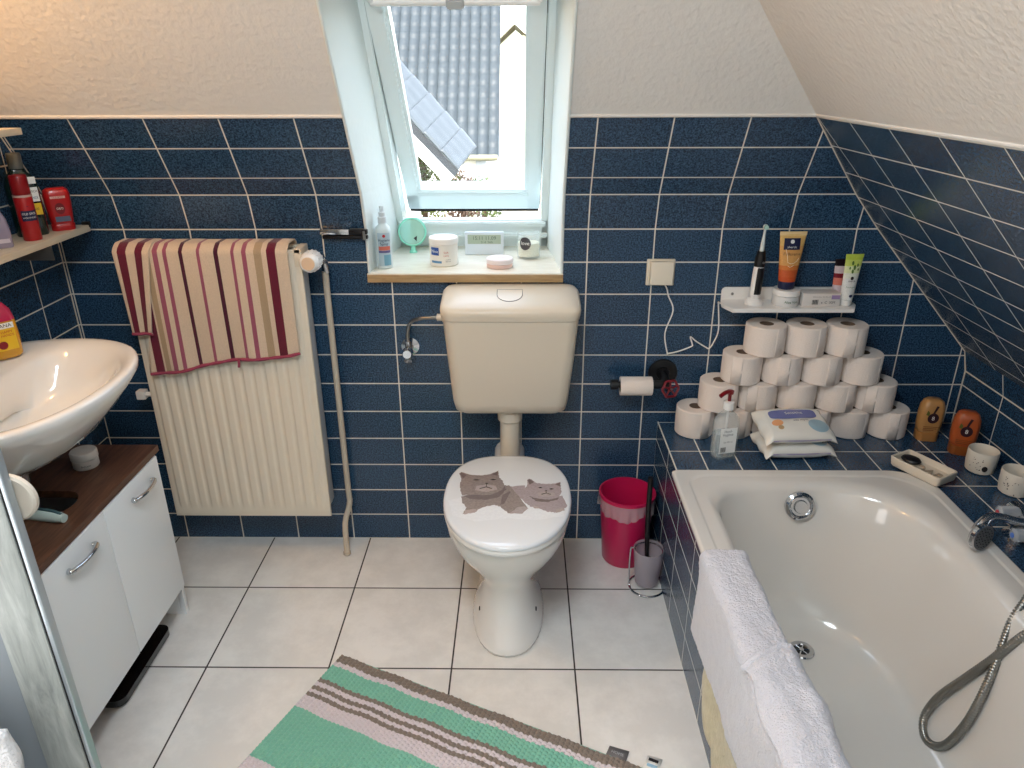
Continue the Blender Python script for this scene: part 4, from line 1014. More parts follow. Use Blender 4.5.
shower_bottle((1.252, -.110, LZ), math.radians(-8), 'golden tan upside down shower bottle in the tub corner beside the rolls', mat('golden_bottle', (178, 132, 80), .3, coat=.3), mat('tan_cap', (168, 118, 66), .35))
shower_bottle((1.308, -.200, LZ), math.radians(-20), 'orange upside down shower bottle behind the white cup', mat('orange_bottle', (168, 82, 40), .3, coat=.3), mat('amber_cap', (140, 78, 34), .35))

CUPM = mat('cream_cup_ceramic', (218, 210, 196), .4, bump=.1, bscale=120)
def cup(loc, rz, label, dot):
    t = thing('cup', label, 'cup', loc, rz, 'speckled ceramic cups beside the tub')
    prof = [(0, 0), (.038, 0), (.044, .004), (.0475, .03), (.048, .066), (.0465, .069), (.0445, .066), (.043, .03), (.039, .008), (0, .006)]
    bm = BM(); lathe(bm, prof, 40); obj('cup_body', bm, CUPM, t)
    fn = cyl(.0482, .034)
    if dot:
        bm = disc_patch(shift(fn, .012, -.010), .009); obj('dot_print', bm, INK, t, label='black dot')
    rd = random.Random(len(label)); bm = BM()
    for k in range(16): disc_patch(shift(fn, rd.uniform(-.040, .006), rd.uniform(-.024, .022)), rd.uniform(.0010, .0022), 8, bm=bm)
    t.scale = (.82, .82, .96)
    o = obj('speckle_print', bm, mat('brown_speckle', (84, 72, 66), .5), t); o['kind'] = 'stuff'
    return t
cup((1.306, -.306, LZ), math.radians(-30), 'cream speckled ceramic cup with a black dot on the tub ledge', True)
cup((1.330, -.424, LZ), math.radians(-32), 'cream speckled ceramic cup at the right edge above the bath mixer', False)

sdish = thing('soap_dish', 'cream ceramic soap dish with raised letters on the corner of the tub', 'soap dish', (1.122, -.345, LZ+.0135), math.radians(-62))
DISH = mat('cream_dish_ceramic', (222, 210, 192), .35, bump=.1, bscale=90)
bm = BM(); loft(bm, [rrect(-.080, .080, -.046, .046, .008, 0, 4), rrect(-.084, .084, -.050, .050, .010, .004, 4), rrect(-.087, .087, -.053, .053, .010, .024, 4), rrect(-.085, .085, -.051, .051, .009, .0255, 4), rrect(-.080, .080, -.046, .046, .007, .024, 4), rrect(-.077, .077, -.043, .043, .006, .011, 4), rrect(-.06, .06, -.03, .03, .006, .010, 4)]); obj('dish', bm, DISH, sdish)
bm = text_verts('SOAP', .048)
sh = bmesh.ops.extrude_face_region(bm, geom=bm.faces[:])
for v in [g for g in sh['geom'] if isinstance(g, bmesh.types.BMVert)]: v.co.z += .004
for v in bm.verts: v.co = Vector((v.co.x+.008, v.co.y-.004, v.co.z+.0102))
obj('raised_lettering', bm, mat('worn_letter', (176, 160, 140), .5), sdish, angle=30); sdish.scale = (.86, .80, 1.15)
sto = thing('pebble_soap', 'black oval soap bar lying in the cream soap dish', 'soap', (1.106, -.309, LZ+.0275), math.radians(-55))
bm = BM(); lathe(bm, [(0, 0), (.017, .001), (.022, .007), (.019, .012), (.010, .0145), (0, .015)], 28)
for v in bm.verts: v.co.x *= 1.25
obj('soap_body', bm, mat('black_soap', (20, 20, 24), .4), sto)

# ------------------------------------------------------------------ bath mixer with shower handset
mx_ = thing('bath_mixer', 'chrome bath mixer with clear knobs at the right edge of the tub', 'tap', (1.215, -.69, LZ))
ACR = glass('clear_acrylic', (226, 232, 238), .05, alpha=.35)
bm = BM(); tube(bm, [(.0, .10, .055), (.0, -.10, .055)], .022, 20); lathe(bm, [(.034, 0), (.034, .004), (.020, .010), (.018, .04)], 24, c=(0, .06, 0)); lathe(bm, [(.034, 0), (.034, .004), (.020, .010), (.018, .04)], 24, c=(0, -.06, 0)); obj('mixer_body', bm, CHROME, mx_)
for yy, zz, col in ((.062, .068, (176, 40, 60)), (-.004, .048, (70, 110, 190))):
    bm = BM()
    lathe(bm, [(0, -.062), (.010, -.062), (.0165, -.058), (.0175, -.050), (.0165, -.024), (.014, -.014), (.008, -.010), (0, -.010)], 12, axis='x')
    k = obj('knob', bm, ACR, mx_, loc=(-.002, yy, zz), angle=20)
    bm = BM(); lathe(bm, [(0, -.0632), (.006, -.0632), (.0065, -.0615), (0, -.0615)], 16, axis='x'); obj('knob_marker', bm, mat('marker_'+str(col[0]), col, .3), k)
    bm = BM(); tube(bm, [(-.05, 0, 0), (.02, 0, 0)], .0055, 12); obj('knob_spindle', bm, CHROME, k)
hs = thing('shower_handset', 'chrome shower handset resting on the bath mixer with its head over the tub', 'shower head', (1.075, -.690, .505))
bm = BM()
tube(bm, smooth_path([(.0, .004, .004), (.012, .012, .024), (.030, .018, .036), (.056, .018, .034), (.10, .014, .024), (.16, .012, .020), (.23, .010, .018)], 6), .010, 14, rfun=lambda i, n: .016-.006*min(1, i/10)); obj('handle', bm, CHROME, hs)
bm = BM(); lathe(bm, [(0, .010), (.014, .011), (.028, .006), (.0345, -.002), (.0345, -.010), (.031, -.012)], 32)
hd = obj('spray_head', bm, CHROME, hs); hd.rotation_euler = Vector((-.34, .88, -.05)).to_track_quat('Z', 'Y').to_euler(); hd.location = (-.002, -.006, .0)
bm = BM(); lathe(bm, [(0, -.0125), (.031, -.0125), (.031, -.010)], 32); sf = obj('spray_face', bm, mat('grey_spray_face', (90, 92, 94), .4), hd, label='grey nozzle face')
bm = BM()
for rr_, n_ in ((.008, 6), (.016, 12), (.024, 18)):
    for k in range(n_): lathe(bm, [(.0014, -.0125), (.001, -.0145), (0, -.0145)], 6, c=(rr_*cos(2*PI*k/n_), rr_*sin(2*PI*k/n_), 0))
nz_ = obj('nozzles', bm, RUBBER, sf); nz_['kind'] = 'stuff'
hp = [(1.24, -.672, .50), (1.20, -.74, .51), (1.12, -.84, .50), (1.072, -.885, .475), (1.040, -.905, .432), (1.008, -.938, .342), (.986, -.956, .269), (.966, -.962, .196), (.944, -.950, .122), (.932, -.912, .094), (.940, -.872, .114), (.960, -.868, .176), (.984, -.896, .262), (1.004, -.924, .340), (1.022, -.942, .402), (1.040, -.955, .448), (1.075, -.965, .482), (1.13, -.97, .482), (1.19, -.90, .478), (1.205, -.80, .49), (1.208, -.772, .505)]
hose = thing('shower_hose', 'grey corrugated metal shower hose looping down into the tub', 'hose', (1.0, -.92, .3))
P = smooth_path(hp, 14); acc = 0; L_ = [0]
for a, b in zip(P, P[1:]): acc += (b-a).length; L_.append(acc)
N_ = int(acc/.0022); Q = []; j = 0
for k in range(N_+1):
    d = acc*k/N_
    while j < len(P)-2 and L_[j+1] < d: j += 1
    Q.append(P[j].lerp(P[j+1], (d-L_[j])/max(1e-9, L_[j+1]-L_[j])) - Vector((1.0, -.92, .3)))
bm = BM(); tube(bm, Q, .0068, 10, rfun=lambda i, n: .0093 if i % 3 else .0068); obj('hose_tube', bm, mat('hose_steel', (150, 150, 146), .32, metal=1), hose, angle=0)

# ------------------------------------------------------------------ white wall shelf over the rolls
ws = thing('wall_shelf', 'white plastic wall shelf with a back plate above the toilet rolls', 'shelf', (.785, 0, .853))
pl = [(.605, -.001), (.592, -.055), (.612, -.108), (.962, -.108), (.985, -.06), (.985, -.001)]
bm = BM(); prism(bm, [(x-.785, y) for x, y in pl], .012); bmesh.ops.bevel(bm, geom=bm.edges[:], offset=.002, segments=2, affect='EDGES'); obj('tray', bm, WHITEP, ws, loc=(0, 0, .008))
bm = BM(); prism(bm, rrect(-.182, .20, .0, .062, .012, 0, 4) and [(p[0], p[1]) for p in rrect(-.182, .20, 0, .056, .012, 0, 4)], .006, lambda x, y, z: (x, -z-.001, y)); obj('back_plate', bm, WHITEP, ws)
bm = BM(); lathe(bm, [(0, -.0085), (.004, -.0085), (.0045, -.0065)], 14, axis='y', c=(-.150, 0, .036)); obj('screw_cap', bm, STEEL, ws)
SZ = .8732
tbr = thing('electric_toothbrush', 'black and white electric toothbrush standing in its charger on the white shelf', 'toothbrush', (.684, -.060, SZ))
bm = BM(); loft(bm, [[(x*k, y*k, z) for x, y, _ in rrect(-.026, .026, -.024, .024, .022, 0, 6)] for k, z in ((1, 0), (1, .008), (.86, .014), (.5, .018))]); obj('charger_base', bm, WHITEP, tbr)
lean = lambda z: (.085*(z-.012)*0, 0)
bm = BM(); lathe(bm, [(0, .016), (.013, .016), (.0155, .030), (.0155, .085), (.0135, .125), (.010, .142), (.006, .146), (0, .146)], 28); tb = obj('handle', bm, WHITEP, tbr)
bm = BM(); grid(bm, 12, 24, lambda u, v: ((.0158 if v < .5 else .0158-.005*(v-.5)*2)*sin((u-.5)*1.7+.35), -(.0158 if v < .5 else .0158-.005*(v-.5)*2)*cos((u-.5)*1.7+.35), .030+.110*v)); obj('grip_panel', bm, BLACK, tb, label='black grip', solid=.0008)
bm = BM(); lathe(bm, [(.0152, .105), (.0150, .125), (.0115, .144), (.0115, .147)], 28); obj('neck_ring', bm, BLACK, tb)
bm = disc_patch(lambda a, b: (.0055+a, -.0166, .118+b), .0035); obj('button', bm, STEEL, tb)
bm = BM(); lathe(bm, [(.0065, .1465), (.0055, .17), (.0036, .19), (.0034, .204)], 16); bh = obj('brush_neck', bm, mat('pale_blue_white', (214, 224, 222), .3), tbr)
bm = BM(); lathe(bm, [(0, -.004), (.0055, -.004), (.0065, 0), (.0065, .004), (0, .005)], 18, axis='y', c=(0, -.001, .210)); obj('brush_head', bm, mat('pale_blue_white', (214, 224, 222), .3), bh)
bm = BM(); lathe(bm, [(.0058, -.012), (.0058, -.004)], 14, axis='y', c=(0, -.001, .210)); lathe(bm, [(0, -.012), (.0058, -.012)], 14, axis='y', c=(0, -.001, .210)); obj('bristles', bm, mat('mint_bristle', (170, 206, 196), .8), bh)
tbr.rotation_euler = (0, math.radians(1.6), 0); tbr.scale = (1, 1, 1.08)

bj = thing('cream_jar', 'white balm jar with a green printed line under the upside down tube', 'jar', (.776, -.060, SZ))
bm = BM(); lathe(bm, [(0, 0), (.036, 0), (.038, .003), (.038, .030), (0, .030)], 36); obj('jar_body', bm, mat('offwhite_plastic', (222, 222, 220), .35), bj)
bm = BM(); lathe(bm, [(.037, .0305), (.0395, .032), (.0395, .0455), (.037, .048), (0, .048)], 36); obj('jar_lid', bm, WHITEP, bj)
text('lettering', 'Aloe Vera', .010, mat('green_print', (70, 110, 60), .5), bj, cyl(.0384, .016, .15))
def tubeshape(bm, w0, w1, d0, z0, z1, n=14):
    rings = []
    for k in range(n+1):
        t = k/n; w = w0+(w1-w0)*t; d = d0*(1-t)**.75+.0012
        rings.append([(w*cos(2*PI*i/32), d*sin(2*PI*i/32), z0+(z1-z0)*t) for i in range(32)])
    loft(bm, rings)
ct = thing('cream_tube', 'tan and orange cream tube standing on its blue cap on the white jar', 'tube', (.772, -.060, SZ+.0484), math.radians(2))
TUBEO = ramp_mat('tube_gradient', 2, [(0, (188, 84, 46)), (.10, (192, 92, 50)), (.25, (204, 120, 62)), (.34, (214, 160, 96)), (.75, (216, 176, 108)), (.95, (222, 190, 130))], rough=.25, bump=0, coord='Generated', sheen=0)
bm = BM(); tubeshape(bm, .025, .040, .019, .024, .168); obj('tube_body', bm, TUBEO, ct)
bm = BM(); box(bm, -.040, .040, -.0016, .0016, .164, .174, .0006); obj('crimp', bm, mat('pale_tan', (228, 200, 148), .35), ct)
bm = BM(); lathe(bm, [(0, 0), (.022, 0), (.0245, .003), (.0255, .022), (.024, .025), (0, .025)], 28)
for v in bm.verts: v.co.y *= .8
obj('cap', bm, NAVY, ct)
def tf(a, z):                                     # the curved tube front
    t = min(1, max(0, (z-.024)/.144)); w = .025+.015*t; d = .019*(1-t)**.75+.0012
    return (a, -d*math.sqrt(max(0, 1-(a/w)**2))-.0008, z)
bm = patch(lambda a, b: tf(a-.002, .138+b), .048, .034); obj('logo_panel', bm, NAVY, ct, label='navy logo panel')
bm = disc_patch(lambda a, b: (lambda p: (p[0], p[1]-.0006, p[2]))(tf(a-.002, .145+b)), .0060); obj('emblem', bm, LABELW, ct)
off = lambda p: (p[0], p[1]-.0006, p[2])
text('lettering', 'alverde', .0095, LABELW, ct, lambda a, b: off(tf(a-.002, .129+b)))
text('lettering', 'Fußcreme', .0125, mat('brown_ink', (110, 66, 40), .5), ct, lambda a, b: off(tf(a, .108+b)))
bm = BM(); tube(bm, [off(off(tf(x, z))) for x, z in ((-.020, .124), (-.014, .104), (-.011, .084), (-.002, .080), (.008, .082), (.016, .088), (.021, .096))], .0007, 6)
tube(bm, [off(off(tf(x, z))) for x, z in ((-.010, .074), (-.004, .070), (.002, .072), (.007, .076))], .0007, 6); obj('swirl_print', bm, mat('cream_print', (244, 232, 200), .4), ct)
bm = BM()
for z, w in ((.100, .030), (.095, .024)): box(bm, -.002-w/2, -.002+w/2, -.0185, -.0175, z-.0007, z+.0007)
bm.free()
ct.scale = (.96, 1, .95)
sb = thing('cardboard_box', 'low white printed carton lying on the white shelf', 'box', (.872, -.060, SZ))
bm = BM(); box(bm, -.055, .055, -.024, .024, 0, .038, .001); obj('carton', bm, mat('offwhite_card', (216, 210, 204), .6), sb)
bm = BM()
for k in range(8): box(bm, -.026+k*.0022, -.026+k*.0022+.0008*(1+k % 2), -.0248, -.0243, .006, .020)
obj('barcode', bm, INK, sb)
text('lettering', 'e  C  30M', .010, INK, sb, front(.020, -.0249, .012))
text('lettering', 'Zahncreme mit Fluorid', .0055, mat('grey_print', (110, 110, 112), .5), sb, front(.0, -.0249, .029))
bm = patch(lambda a, b: (a+.040, -.0249, .028+b), .024, .012); obj('print_block', bm, mat('lilac_block', (150, 128, 168), .5), sb)
t2 = thing('cream_tube', 'white and lime green tube with leaf print leaning on the white shelf', 'tube', (.949, -.068, SZ+.001))
TUBEG = ramp_mat('lime_tube', 2, [(0, (226, 226, 222)), (.5, (226, 228, 214)), (.62, (220, 226, 178)), (.78, (200, 214, 110)), (.92, (190, 208, 80))], rough=.3, bump=0, coord='Generated', sheen=0)
bm = BM(); tubeshape(bm, .019, .0275, .015, .018, .140); obj('tube_body', bm, TUBEG, t2)
bm = BM(); box(bm, -.0275, .0275, -.0014, .0014, .137, .146, .0005); obj('crimp', bm, mat('lime', (190, 208, 80), .4), t2)
bm = BM(); lathe(bm, [(0, 0), (.015, 0), (.017, .003), (.018, .017), (0, .019)], 24); obj('cap', bm, LABELW, t2)
def tg(a, z):
    t = min(1, max(0, (z-.018)/.122)); w = .019+.0085*t; d = .015*(1-t)**.75+.0012
    return (a, -d*math.sqrt(max(0, 1-(a/w)**2))-.0008, z)
bm = BM()
for (x, z, r) in ((-.004, .122, .006), (.003, .110, .007), (-.002, .099, .006), (.012, .116, .005), (.015, .104, .004), (-.011, .108, .004)): disc_patch(lambda a, b, x=x, z=z: tg(x+a, z+b), r*.6, 12, r, bm=bm)
o = obj('leaf_print', bm, mat('leaf_green_print', (84, 118, 44), .4), t2); o['kind'] = 'stuff'
bm = disc_patch(lambda a, b: tg(a, .080+b), .005); obj('emblem', bm, INK, t2)
text('lettering', 'alverde', .0075, INK, t2, lambda a, b: off(tg(a, .072+b)))
text('lettering', 'Feuchtigkeit', .0058, mat('green_print', (70, 110, 60), .5), t2, lambda a, b: off(tg(a, .055+b)))
bm = disc_patch(lambda a, b: tg(a+.004, .030+b), .006, 16, .004); obj('stamp_print', bm, NAVY, t2)
t2.rotation_euler = (math.radians(3), math.radians(0), math.radians(4)); t2.scale = (.94, 1.0, 1.04)
t3 = thing('cream_tube', 'pink and dark red tube half hidden behind the lime green tube', 'tube', (.940, -.030, SZ+.001))
TUBEP = ramp_mat('pink_tube', 2, [(0, (206, 196, 204)), (.30, (206, 120, 104)), (.50, (120, 30, 44)), (.62, (206, 190, 192)), (.82, (30, 18, 24))], rough=.3, bump=0, coord='Generated', sheen=0)
bm = BM(); tubeshape(bm, .018, .024, .014, .018, .126); obj('tube_body', bm, TUBEP, t3)
bm = BM(); lathe(bm, [(0, 0), (.015, 0), (.017, .003), (.0175, .018), (0, .019)], 24); obj('cap', bm, LABELW, t3)

# ------------------------------------------------------------------ socket, charger cord, paper holder
sk = thing('wall_socket', 'square ivory wall socket cover right of the cistern with a cord below', 'socket', (.4145, 0, .955))
bm = BM(); box(bm, -.042, .042, -.010, -.0005, -.040, .040, .004, 3); obj('cover_frame', bm, mat('ivory_socket', (222, 214, 196), .35), sk)
bm = BM(); box(bm, -.033, .035, -.030, -.009, -.034, .036, .004, 3); obj('plug', bm, mat('ivory_socket2', (228, 220, 202), .35), sk, label='square white plug')
bm = BM(); tube(bm, [(x, y, z) for x, y, z in smooth_path([(.428, -.022, .920), (.437, -.012, .905), (.444, -.008, .882), (.462, -.006, .836), (.443, -.006, .764), (.455, -.006, .700), (.460, -.006, .697), (.490, -.006, .704), (.528, -.006, .720), (.530, -.006, .728), (.522, -.006, .752), (.540, -.006, .738), (.572, -.006, .718), (.584, -.006, .714), (.596, -.006, .735), (.606, -.006, .775), (.598, -.006, .85), (.595, -.010, .864), (.598, -.030, .866), (.63, -.045, .8665), (.66, -.055, .8675)], 5)], .0022, 8)
tag(obj('charger_cord', bm, WHITEP), 'thin white kinked charger cord running from the socket to the shelf', 'cord')
ph = thing('toilet_paper_holder', 'black pipe style toilet paper holder with a red hand wheel', 'paper holder', (.447, 0, .630))
bm = BM(); lathe(bm, [(0, -.014), (.020, -.014), (.022, -.008), (.044, -.007), (.046, -.004), (.046, -.0005), (0, -.0005)], 40, axis='y'); obj('wall_flange', bm, BLACK, ph)
bm = BM(); tube(bm, smooth_path([(0, -.008, 0), (0, -.045, -.006), (-.010, -.062, -.013), (-.04, -.065, -.014)], 6), .0135, 16); tube(bm, [(-.03, -.065, -.014), (-.168, -.065, -.014)], .0105, 16); tube(bm, [(-.148, -.065, -.014), (-.170, -.065, -.014)], .0155, 16); tube(bm, [(0, -.05, -.010), (.010, -.085, -.020)], .010, 12); obj('pipe', bm, BLACK, ph)
bm = BM(); 
ring = [(.031*cos(2*PI*k/48)*(1+.06*cos(6*2*PI*k/48)), 0, .031*sin(2*PI*k/48)*(1+.06*cos(6*2*PI*k/48))) for k in range(49)]
tube(bm, ring, .0048, 8, cap=False)
for k in range(5):
    a = 2*PI*k/5+.3; tube(bm, [(.006*cos(a), .001, .006*sin(a)), (.030*cos(a), 0, .030*sin(a))], .0035, 8)
lathe(bm, [(0, -.006), (.008, -.006), (.010, 0), (.008, .006), (0, .006)], 18, axis='y'); o = obj('hand_wheel', bm, mat('dark_red_enamel', (120, 22, 34), .35, coat=.3), ph, loc=(.010, -.090, -.017), label='dark red hand wheel'); o.rotation_euler = (math.radians(-12), 0, math.radians(16)); o.scale = (.82, .82, .82)
bm = BM(); lathe(bm, [(0, -.009), (.0045, -.009), (.0045, -.006)], 6, axis='y'); obj('wheel_nut', bm, STEEL, o)
tr = thing('toilet_roll', 'small half used toilet roll on the black pipe holder', 'toilet paper', (.355, -.065, .6145))
bm = BM(); lathe(bm, [(.019, -.049), (.0285, -.049), (.0295, -.047), (.0295, .047), (.0285, .049), (.019, .049)], 40, axis='x'); obj('paper', bm, PAPER, tr)
bm = BM(); lathe(bm, [(.019, -.0485), (.019, .0485), (.0175, .0485), (.0175, -.0485), (.019, -.0485)], 28, axis='x'); obj('cardboard_core', bm, CARD, tr)
tr.location.z = .6115
# chrome holder arm by the window
ch_ = thing('towel_rail', 'short chrome and dark rail bracket on the tiles left of the window', 'rail', (-.530, 0, 1.075))
bm = BM(); box(bm, -.055, .03, -.026, -.001, -.004, .012, .003); obj('bracket', bm, CHROME, ch_)
bm = BM(); box(bm, .028, .082, -.022, -.004, -.004, .009, .002); box(bm, -.05, .082, -.020, -.004, -.018, -.008, .002); obj('rail_arm', bm, DARKMET, ch_)
bm = BM(); tube(bm, [(.072, -.018, -.02), (.072, -.018, .006)], .006, 10); obj('end_pin', bm, STEEL, ch_)

# ------------------------------------------------------------------ bin and brush
bn = thing('waste_bin', 'pink plastic waste bin with a clear liner between toilet and bathtub', 'bin', (.346, -.097, 0))
bm = BM(); lathe(bm, [(0, .002), (.062, .002), (.070, 0), (.074, .006), (.080, .10), (.087, .20), (.0895, .258), (.094, .260), (.094, .270), (.0885, .271), (.086, .258), (.078, .10), (.072, .010), (0, .008)], 48); obj('bucket', bm, PINKB, bn, angle=50)
LIN = mat('clear_liner', (244, 240, 244), .25, trans=.0, bump=.6, bscale=60, alpha=.34)
bm = BM(); rd = random.Random(3)
def fl_(u, v):
    a = 2*PI*u; r = .0965+.004*sin(9*a)*v+.003*sin(23*a+2)*v - .004*v
    z = .262-.052*v-.009*v*sin(3*a+1)-.006*v*sin(7*a)
    return (r*cos(a), r*sin(a), z)
grid(bm, 96, 16, fl_); bmesh.ops.remove_doubles(bm, verts=bm.verts, dist=1e-5); obj('bin_liner', bm, LIN, bn, angle=0, label='clear plastic liner'); bn.scale = (.97, .97, .94)
tb_ = thing('toilet_brush_holder', 'frosted glass toilet brush cup in a wire stand by the tub side', 'brush holder', (.400, -.245, 0))
bm = BM(); tube(bm, [(.050*cos(2*PI*k/40), .050*sin(2*PI*k/40)-.008, .003) for k in range(41)], .003, 8, cap=False)
tube(bm, smooth_path([(-.047, -.016, .003), (-.050, -.004, .012), (-.050, .004, .06), (-.049, .006, .128), (-.045, .006, .134), (-.036, .005, .132)], 5), .0026, 8); obj('wire_stand', bm, CHROME, tb_)
bm = BM(); tube(bm, [(.0385*cos(2*PI*k/40), .0385*sin(2*PI*k/40), .128) for k in range(41)], .0022, 8, cap=False); obj('top_ring', bm, CHROME, tb_)
bm = BM(); lathe(bm, [(0, .012), (.030, .012), (.0325, .015), (.0425, .136), (.0405, .136), (.0305, .018), (0, .017)], 40); obj('glass_cup', bm, mat('frosted_glass', (206, 196, 206), .35, alpha=.45), tb_); tb_.scale = (1.12, 1.12, 1.02)
br = thing('toilet_brush', 'black toilet brush with a long handle standing in the glass cup', 'brush', (.400, -.245, .022))
bm = BM(); tube(bm, smooth_path([(0, 0, .0), (-.004, .006, .09), (-.008, .012, .20), (-.009, .018, .36)], 5), .0075, 12, rfun=lambda i, n: .0055+.0025*min(1, i/(n-1)*1.6)); obj('handle', bm, BLACK, br)
bm = BM(); lathe(bm, [(0, .0), (.018, .004), (.024, .02), (.023, .06), (.014, .078), (0, .082)], 24); rd = random.Random(1)
for v in bm.verts:
    k = 1+rd.uniform(-.12, .06); v.co.x *= k; v.co.y *= k
obj('bristles', bm, RUBBER, br)

# ------------------------------------------------------------------ on the window sill
spb = thing('spray_bottle', 'white pump spray bottle with blue and red label at the left of the sill', 'bottle', (-.417, .060, SILL), math.radians(14))
bm = BM(); lathe(bm, [(0, 0), (.021, 0), (.0235, .003), (.0235, .112), (.021, .124), (.013, .132), (.012, .138), (0, .138)], 32); obj('bottle_body', bm, mat('pale_bottle', (206, 216, 216), .3), spb)
bm = BM(); lathe(bm, [(.013, .137), (.013, .154), (.010, .156), (.010, .168), (.006, .170), (.007, .186), (0, .188)], 20); tube(bm, [(0, 0, .180), (0, -.011, .180)], .003, 8); obj('spray_pump', bm, mat('grey_white_pump', (206, 210, 212), .35), spb)
cf = cyl(.0236, 0)
def band(nm, z0, z1, m, a=.030, x=0):
    bm = patch(lambda p, q: cyl(.0237, (z0+z1)/2)(p+x, q), a, z1-z0); return obj(nm, bm, m, spb)
band('label_print', .010, .110, mat('label_grey_blue', (170, 190, 200), .4), .040)
def band2(nm, z0, z1, m, a=.030, x=0):
    bm = patch(lambda p, q: cyl(.0243, (z0+z1)/2)(p+x, q), a, z1-z0); return obj(nm, bm, m, spb)
band2('red_band', .058, .070, mat('salmon_band', (206, 110, 92), .4), .036); band2('violet_band', .050, .057, mat('violet_band', (96, 88, 132), .4), .036)
band2('blue_block', .012, .044, mat('blue_grey_block', (110, 160, 180), .4), .022, .008)
text('lettering', 'Hygiene', .0115, NAVY, spb, cyl(.0246, .088)); text('lettering', 'Spray', .0115, NAVY, spb, cyl(.0246, .077))
bm = disc_patch(lambda a, b: cyl(.0246, .101)(a, b), .0045); obj('red_emblem', bm, REDPRINT, spb)

mr_ = thing('round_mirror', 'mint green round cosmetic mirror on a small stand on the sill', 'mirror', (-.358, .262, SILL))
MINT = mat('mint_plastic', (132, 210, 184), .3, coat=.3)
bm = BM(); lathe(bm, [(.0, -.003), (.044, -.004), (.047, -.001), (.047, .003), (.044, .005), (0, .006)], 40, axis='y'); o = obj('mirror_frame', bm, MINT, mr_, loc=(0, 0, .068)); o.rotation_euler = (math.radians(-8), 0, 0)
bm = disc_patch(lambda a, b: (a, -.0046, b), .041, 36); obj('mirror_glass', bm, mat('mint_mirror', (176, 226, 208), .12, metal=.6), o)
bm = BM(); poly_patch(bm, [(.004, -.020), (.016, -.012), (.014, -.030)], lambda a, b: (a, -.0060, b)); obj('arrow_print', bm, INK, o)
bm = BM(); lathe(bm, [(.013, 0), (.013, .004), (.008, .010), (.008, .024), (0, .026)], 20); tube(bm, smooth_path([(-.038, -.006, .045), (-.03, -.006, .036), (0, -.006, .022)], 4), .003, 8); obj('stand', bm, MINT, mr_)

nj = thing('lotion_jar', 'large white jar with a navy label panel in the middle of the sill', 'jar', (-.240, .105, SILL), math.radians(-4))
bm = BM(); lathe(bm, [(0, 0), (.041, 0), (.0435, .003), (.0435, .066), (0, .066)], 40); obj('jar_body', bm, mat('cream_jar_white', (228, 226, 218), .35), nj)
bm = BM(); lathe(bm, [(.043, .0665), (.0455, .068), (.0455, .083), (.043, .086), (.025, .087), (.024, .0855), (0, .0855)], 40); obj('jar_lid', bm, WHITEP, nj)
def npatch(nm, x0, x1, z0, z1, m, k=0): 
    bm = patch(lambda p, q: cyl(.0437+k, (z0+z1)/2)(p+(x0+x1)/2, q), x1-x0, z1-z0); return obj(nm, bm, m, nj)
npatch('logo_panel', -.038, -.008, .036, .060, mat('royal_blue_print', (40, 78, 150), .35), .0004); npatch('blue_strip', -.036, .0, .012, .019, mat('steel_blue_print', (90, 140, 180), .4), .0004)
text('lettering', 'Niva', .0135, LABELW, nj, lambda a, b: cyl(.0447, .048)(a-.023, b))
text('lettering', 'Soft\ncare', .0095, mat('salmon_print', (196, 120, 104), .5), nj, lambda a, b: cyl(.0441, .040)(a+.014, b))
text('lettering', 'creme\n300 ml', .006, mat('grey_print', (110, 110, 112), .5), nj, lambda a, b: cyl(.0441, .020)(a+.020, b))

wd = thing('digital_clock', 'small white digital clock with a grey display on the sill', 'clock', (-.120, .235, SILL))
bm = BM(); box(bm, -.063, .063, -.010, .010, 0, .074, .003); obj('case', bm, mat('pale_silver', (206, 214, 220), .35), wd)
bm = BM(); box(bm, -.054, .054, -.0115, -.0095, .036, .066, .001); sc_ = obj('display', bm, mat('lcd_grey_green', (168, 180, 160), .25), wd, label='grey green display')
text('lettering', '15:11 11.09', .0165, mat('lcd_ink', (92, 106, 92), .5), sc_, front(0, -.0121, .055)); text('lettering', '21.4  56%', .010, mat('lcd_ink', (92, 106, 92), .5), sc_, front(.008, -.0121, .042))

ti = thing('tin', 'flat round pink and white tin at the front of the sill', 'tin', (-.066, .070, SILL))
bm = BM(); lathe(bm, [(0, 0), (.038, 0), (.040, .002), (.040, .013), (0, .013)], 40); obj('tin_base', bm, mat('pale_pink_tin', (222, 190, 180), .35), ti)
bm = BM(); lathe(bm, [(.0395, .0132), (.0415, .0145), (.0415, .026), (.039, .0285), (.030, .0285), (.029, .0275), (0, .0275)], 40); obj('tin_lid', bm, mat('white_pink_tin', (232, 222, 222), .3), ti)
text('lettering', 'Lippenpflege', .009, mat('rose_print', (186, 140, 150), .5), ti, flat(0, 0, .0281))

ca = thing('candle_glass', 'clear glass candle holder with a dark oval sticker at the right of the sill', 'candle', (.024, .190, SILL))
bm = BM(); lathe(bm, [(0, 0), (.034, 0), (.037, .003), (.037, .080), (.0355, .081), (.0345, .079), (.0345, .008), (0, .006)], 40); obj('glass', bm, CLEAR, ca)
bm = BM(); lathe(bm, [(0, .0085), (.034, .0085), (.034, .050), (0, .049)], 36); obj('wax', bm, mat('cream_wax', (230, 226, 200), .5), ca)
bm = BM(); tube(bm, [(0, 0, .049), (.001, 0, .060)], .0012, 6); obj('wick', bm, INK, ca)
bm = disc_patch(lambda a, b: cyl(.0372, .052)(a-.012, b), .0185, 28, .0205); st_ = obj('sticker', bm, mat('charcoal_sticker', (70, 68, 72), .45), ca, label='dark oval sticker')
text('lettering', 'love', .017, LABELW, st_, lambda a, b: cyl(.0377, .053)(a-.012, b))

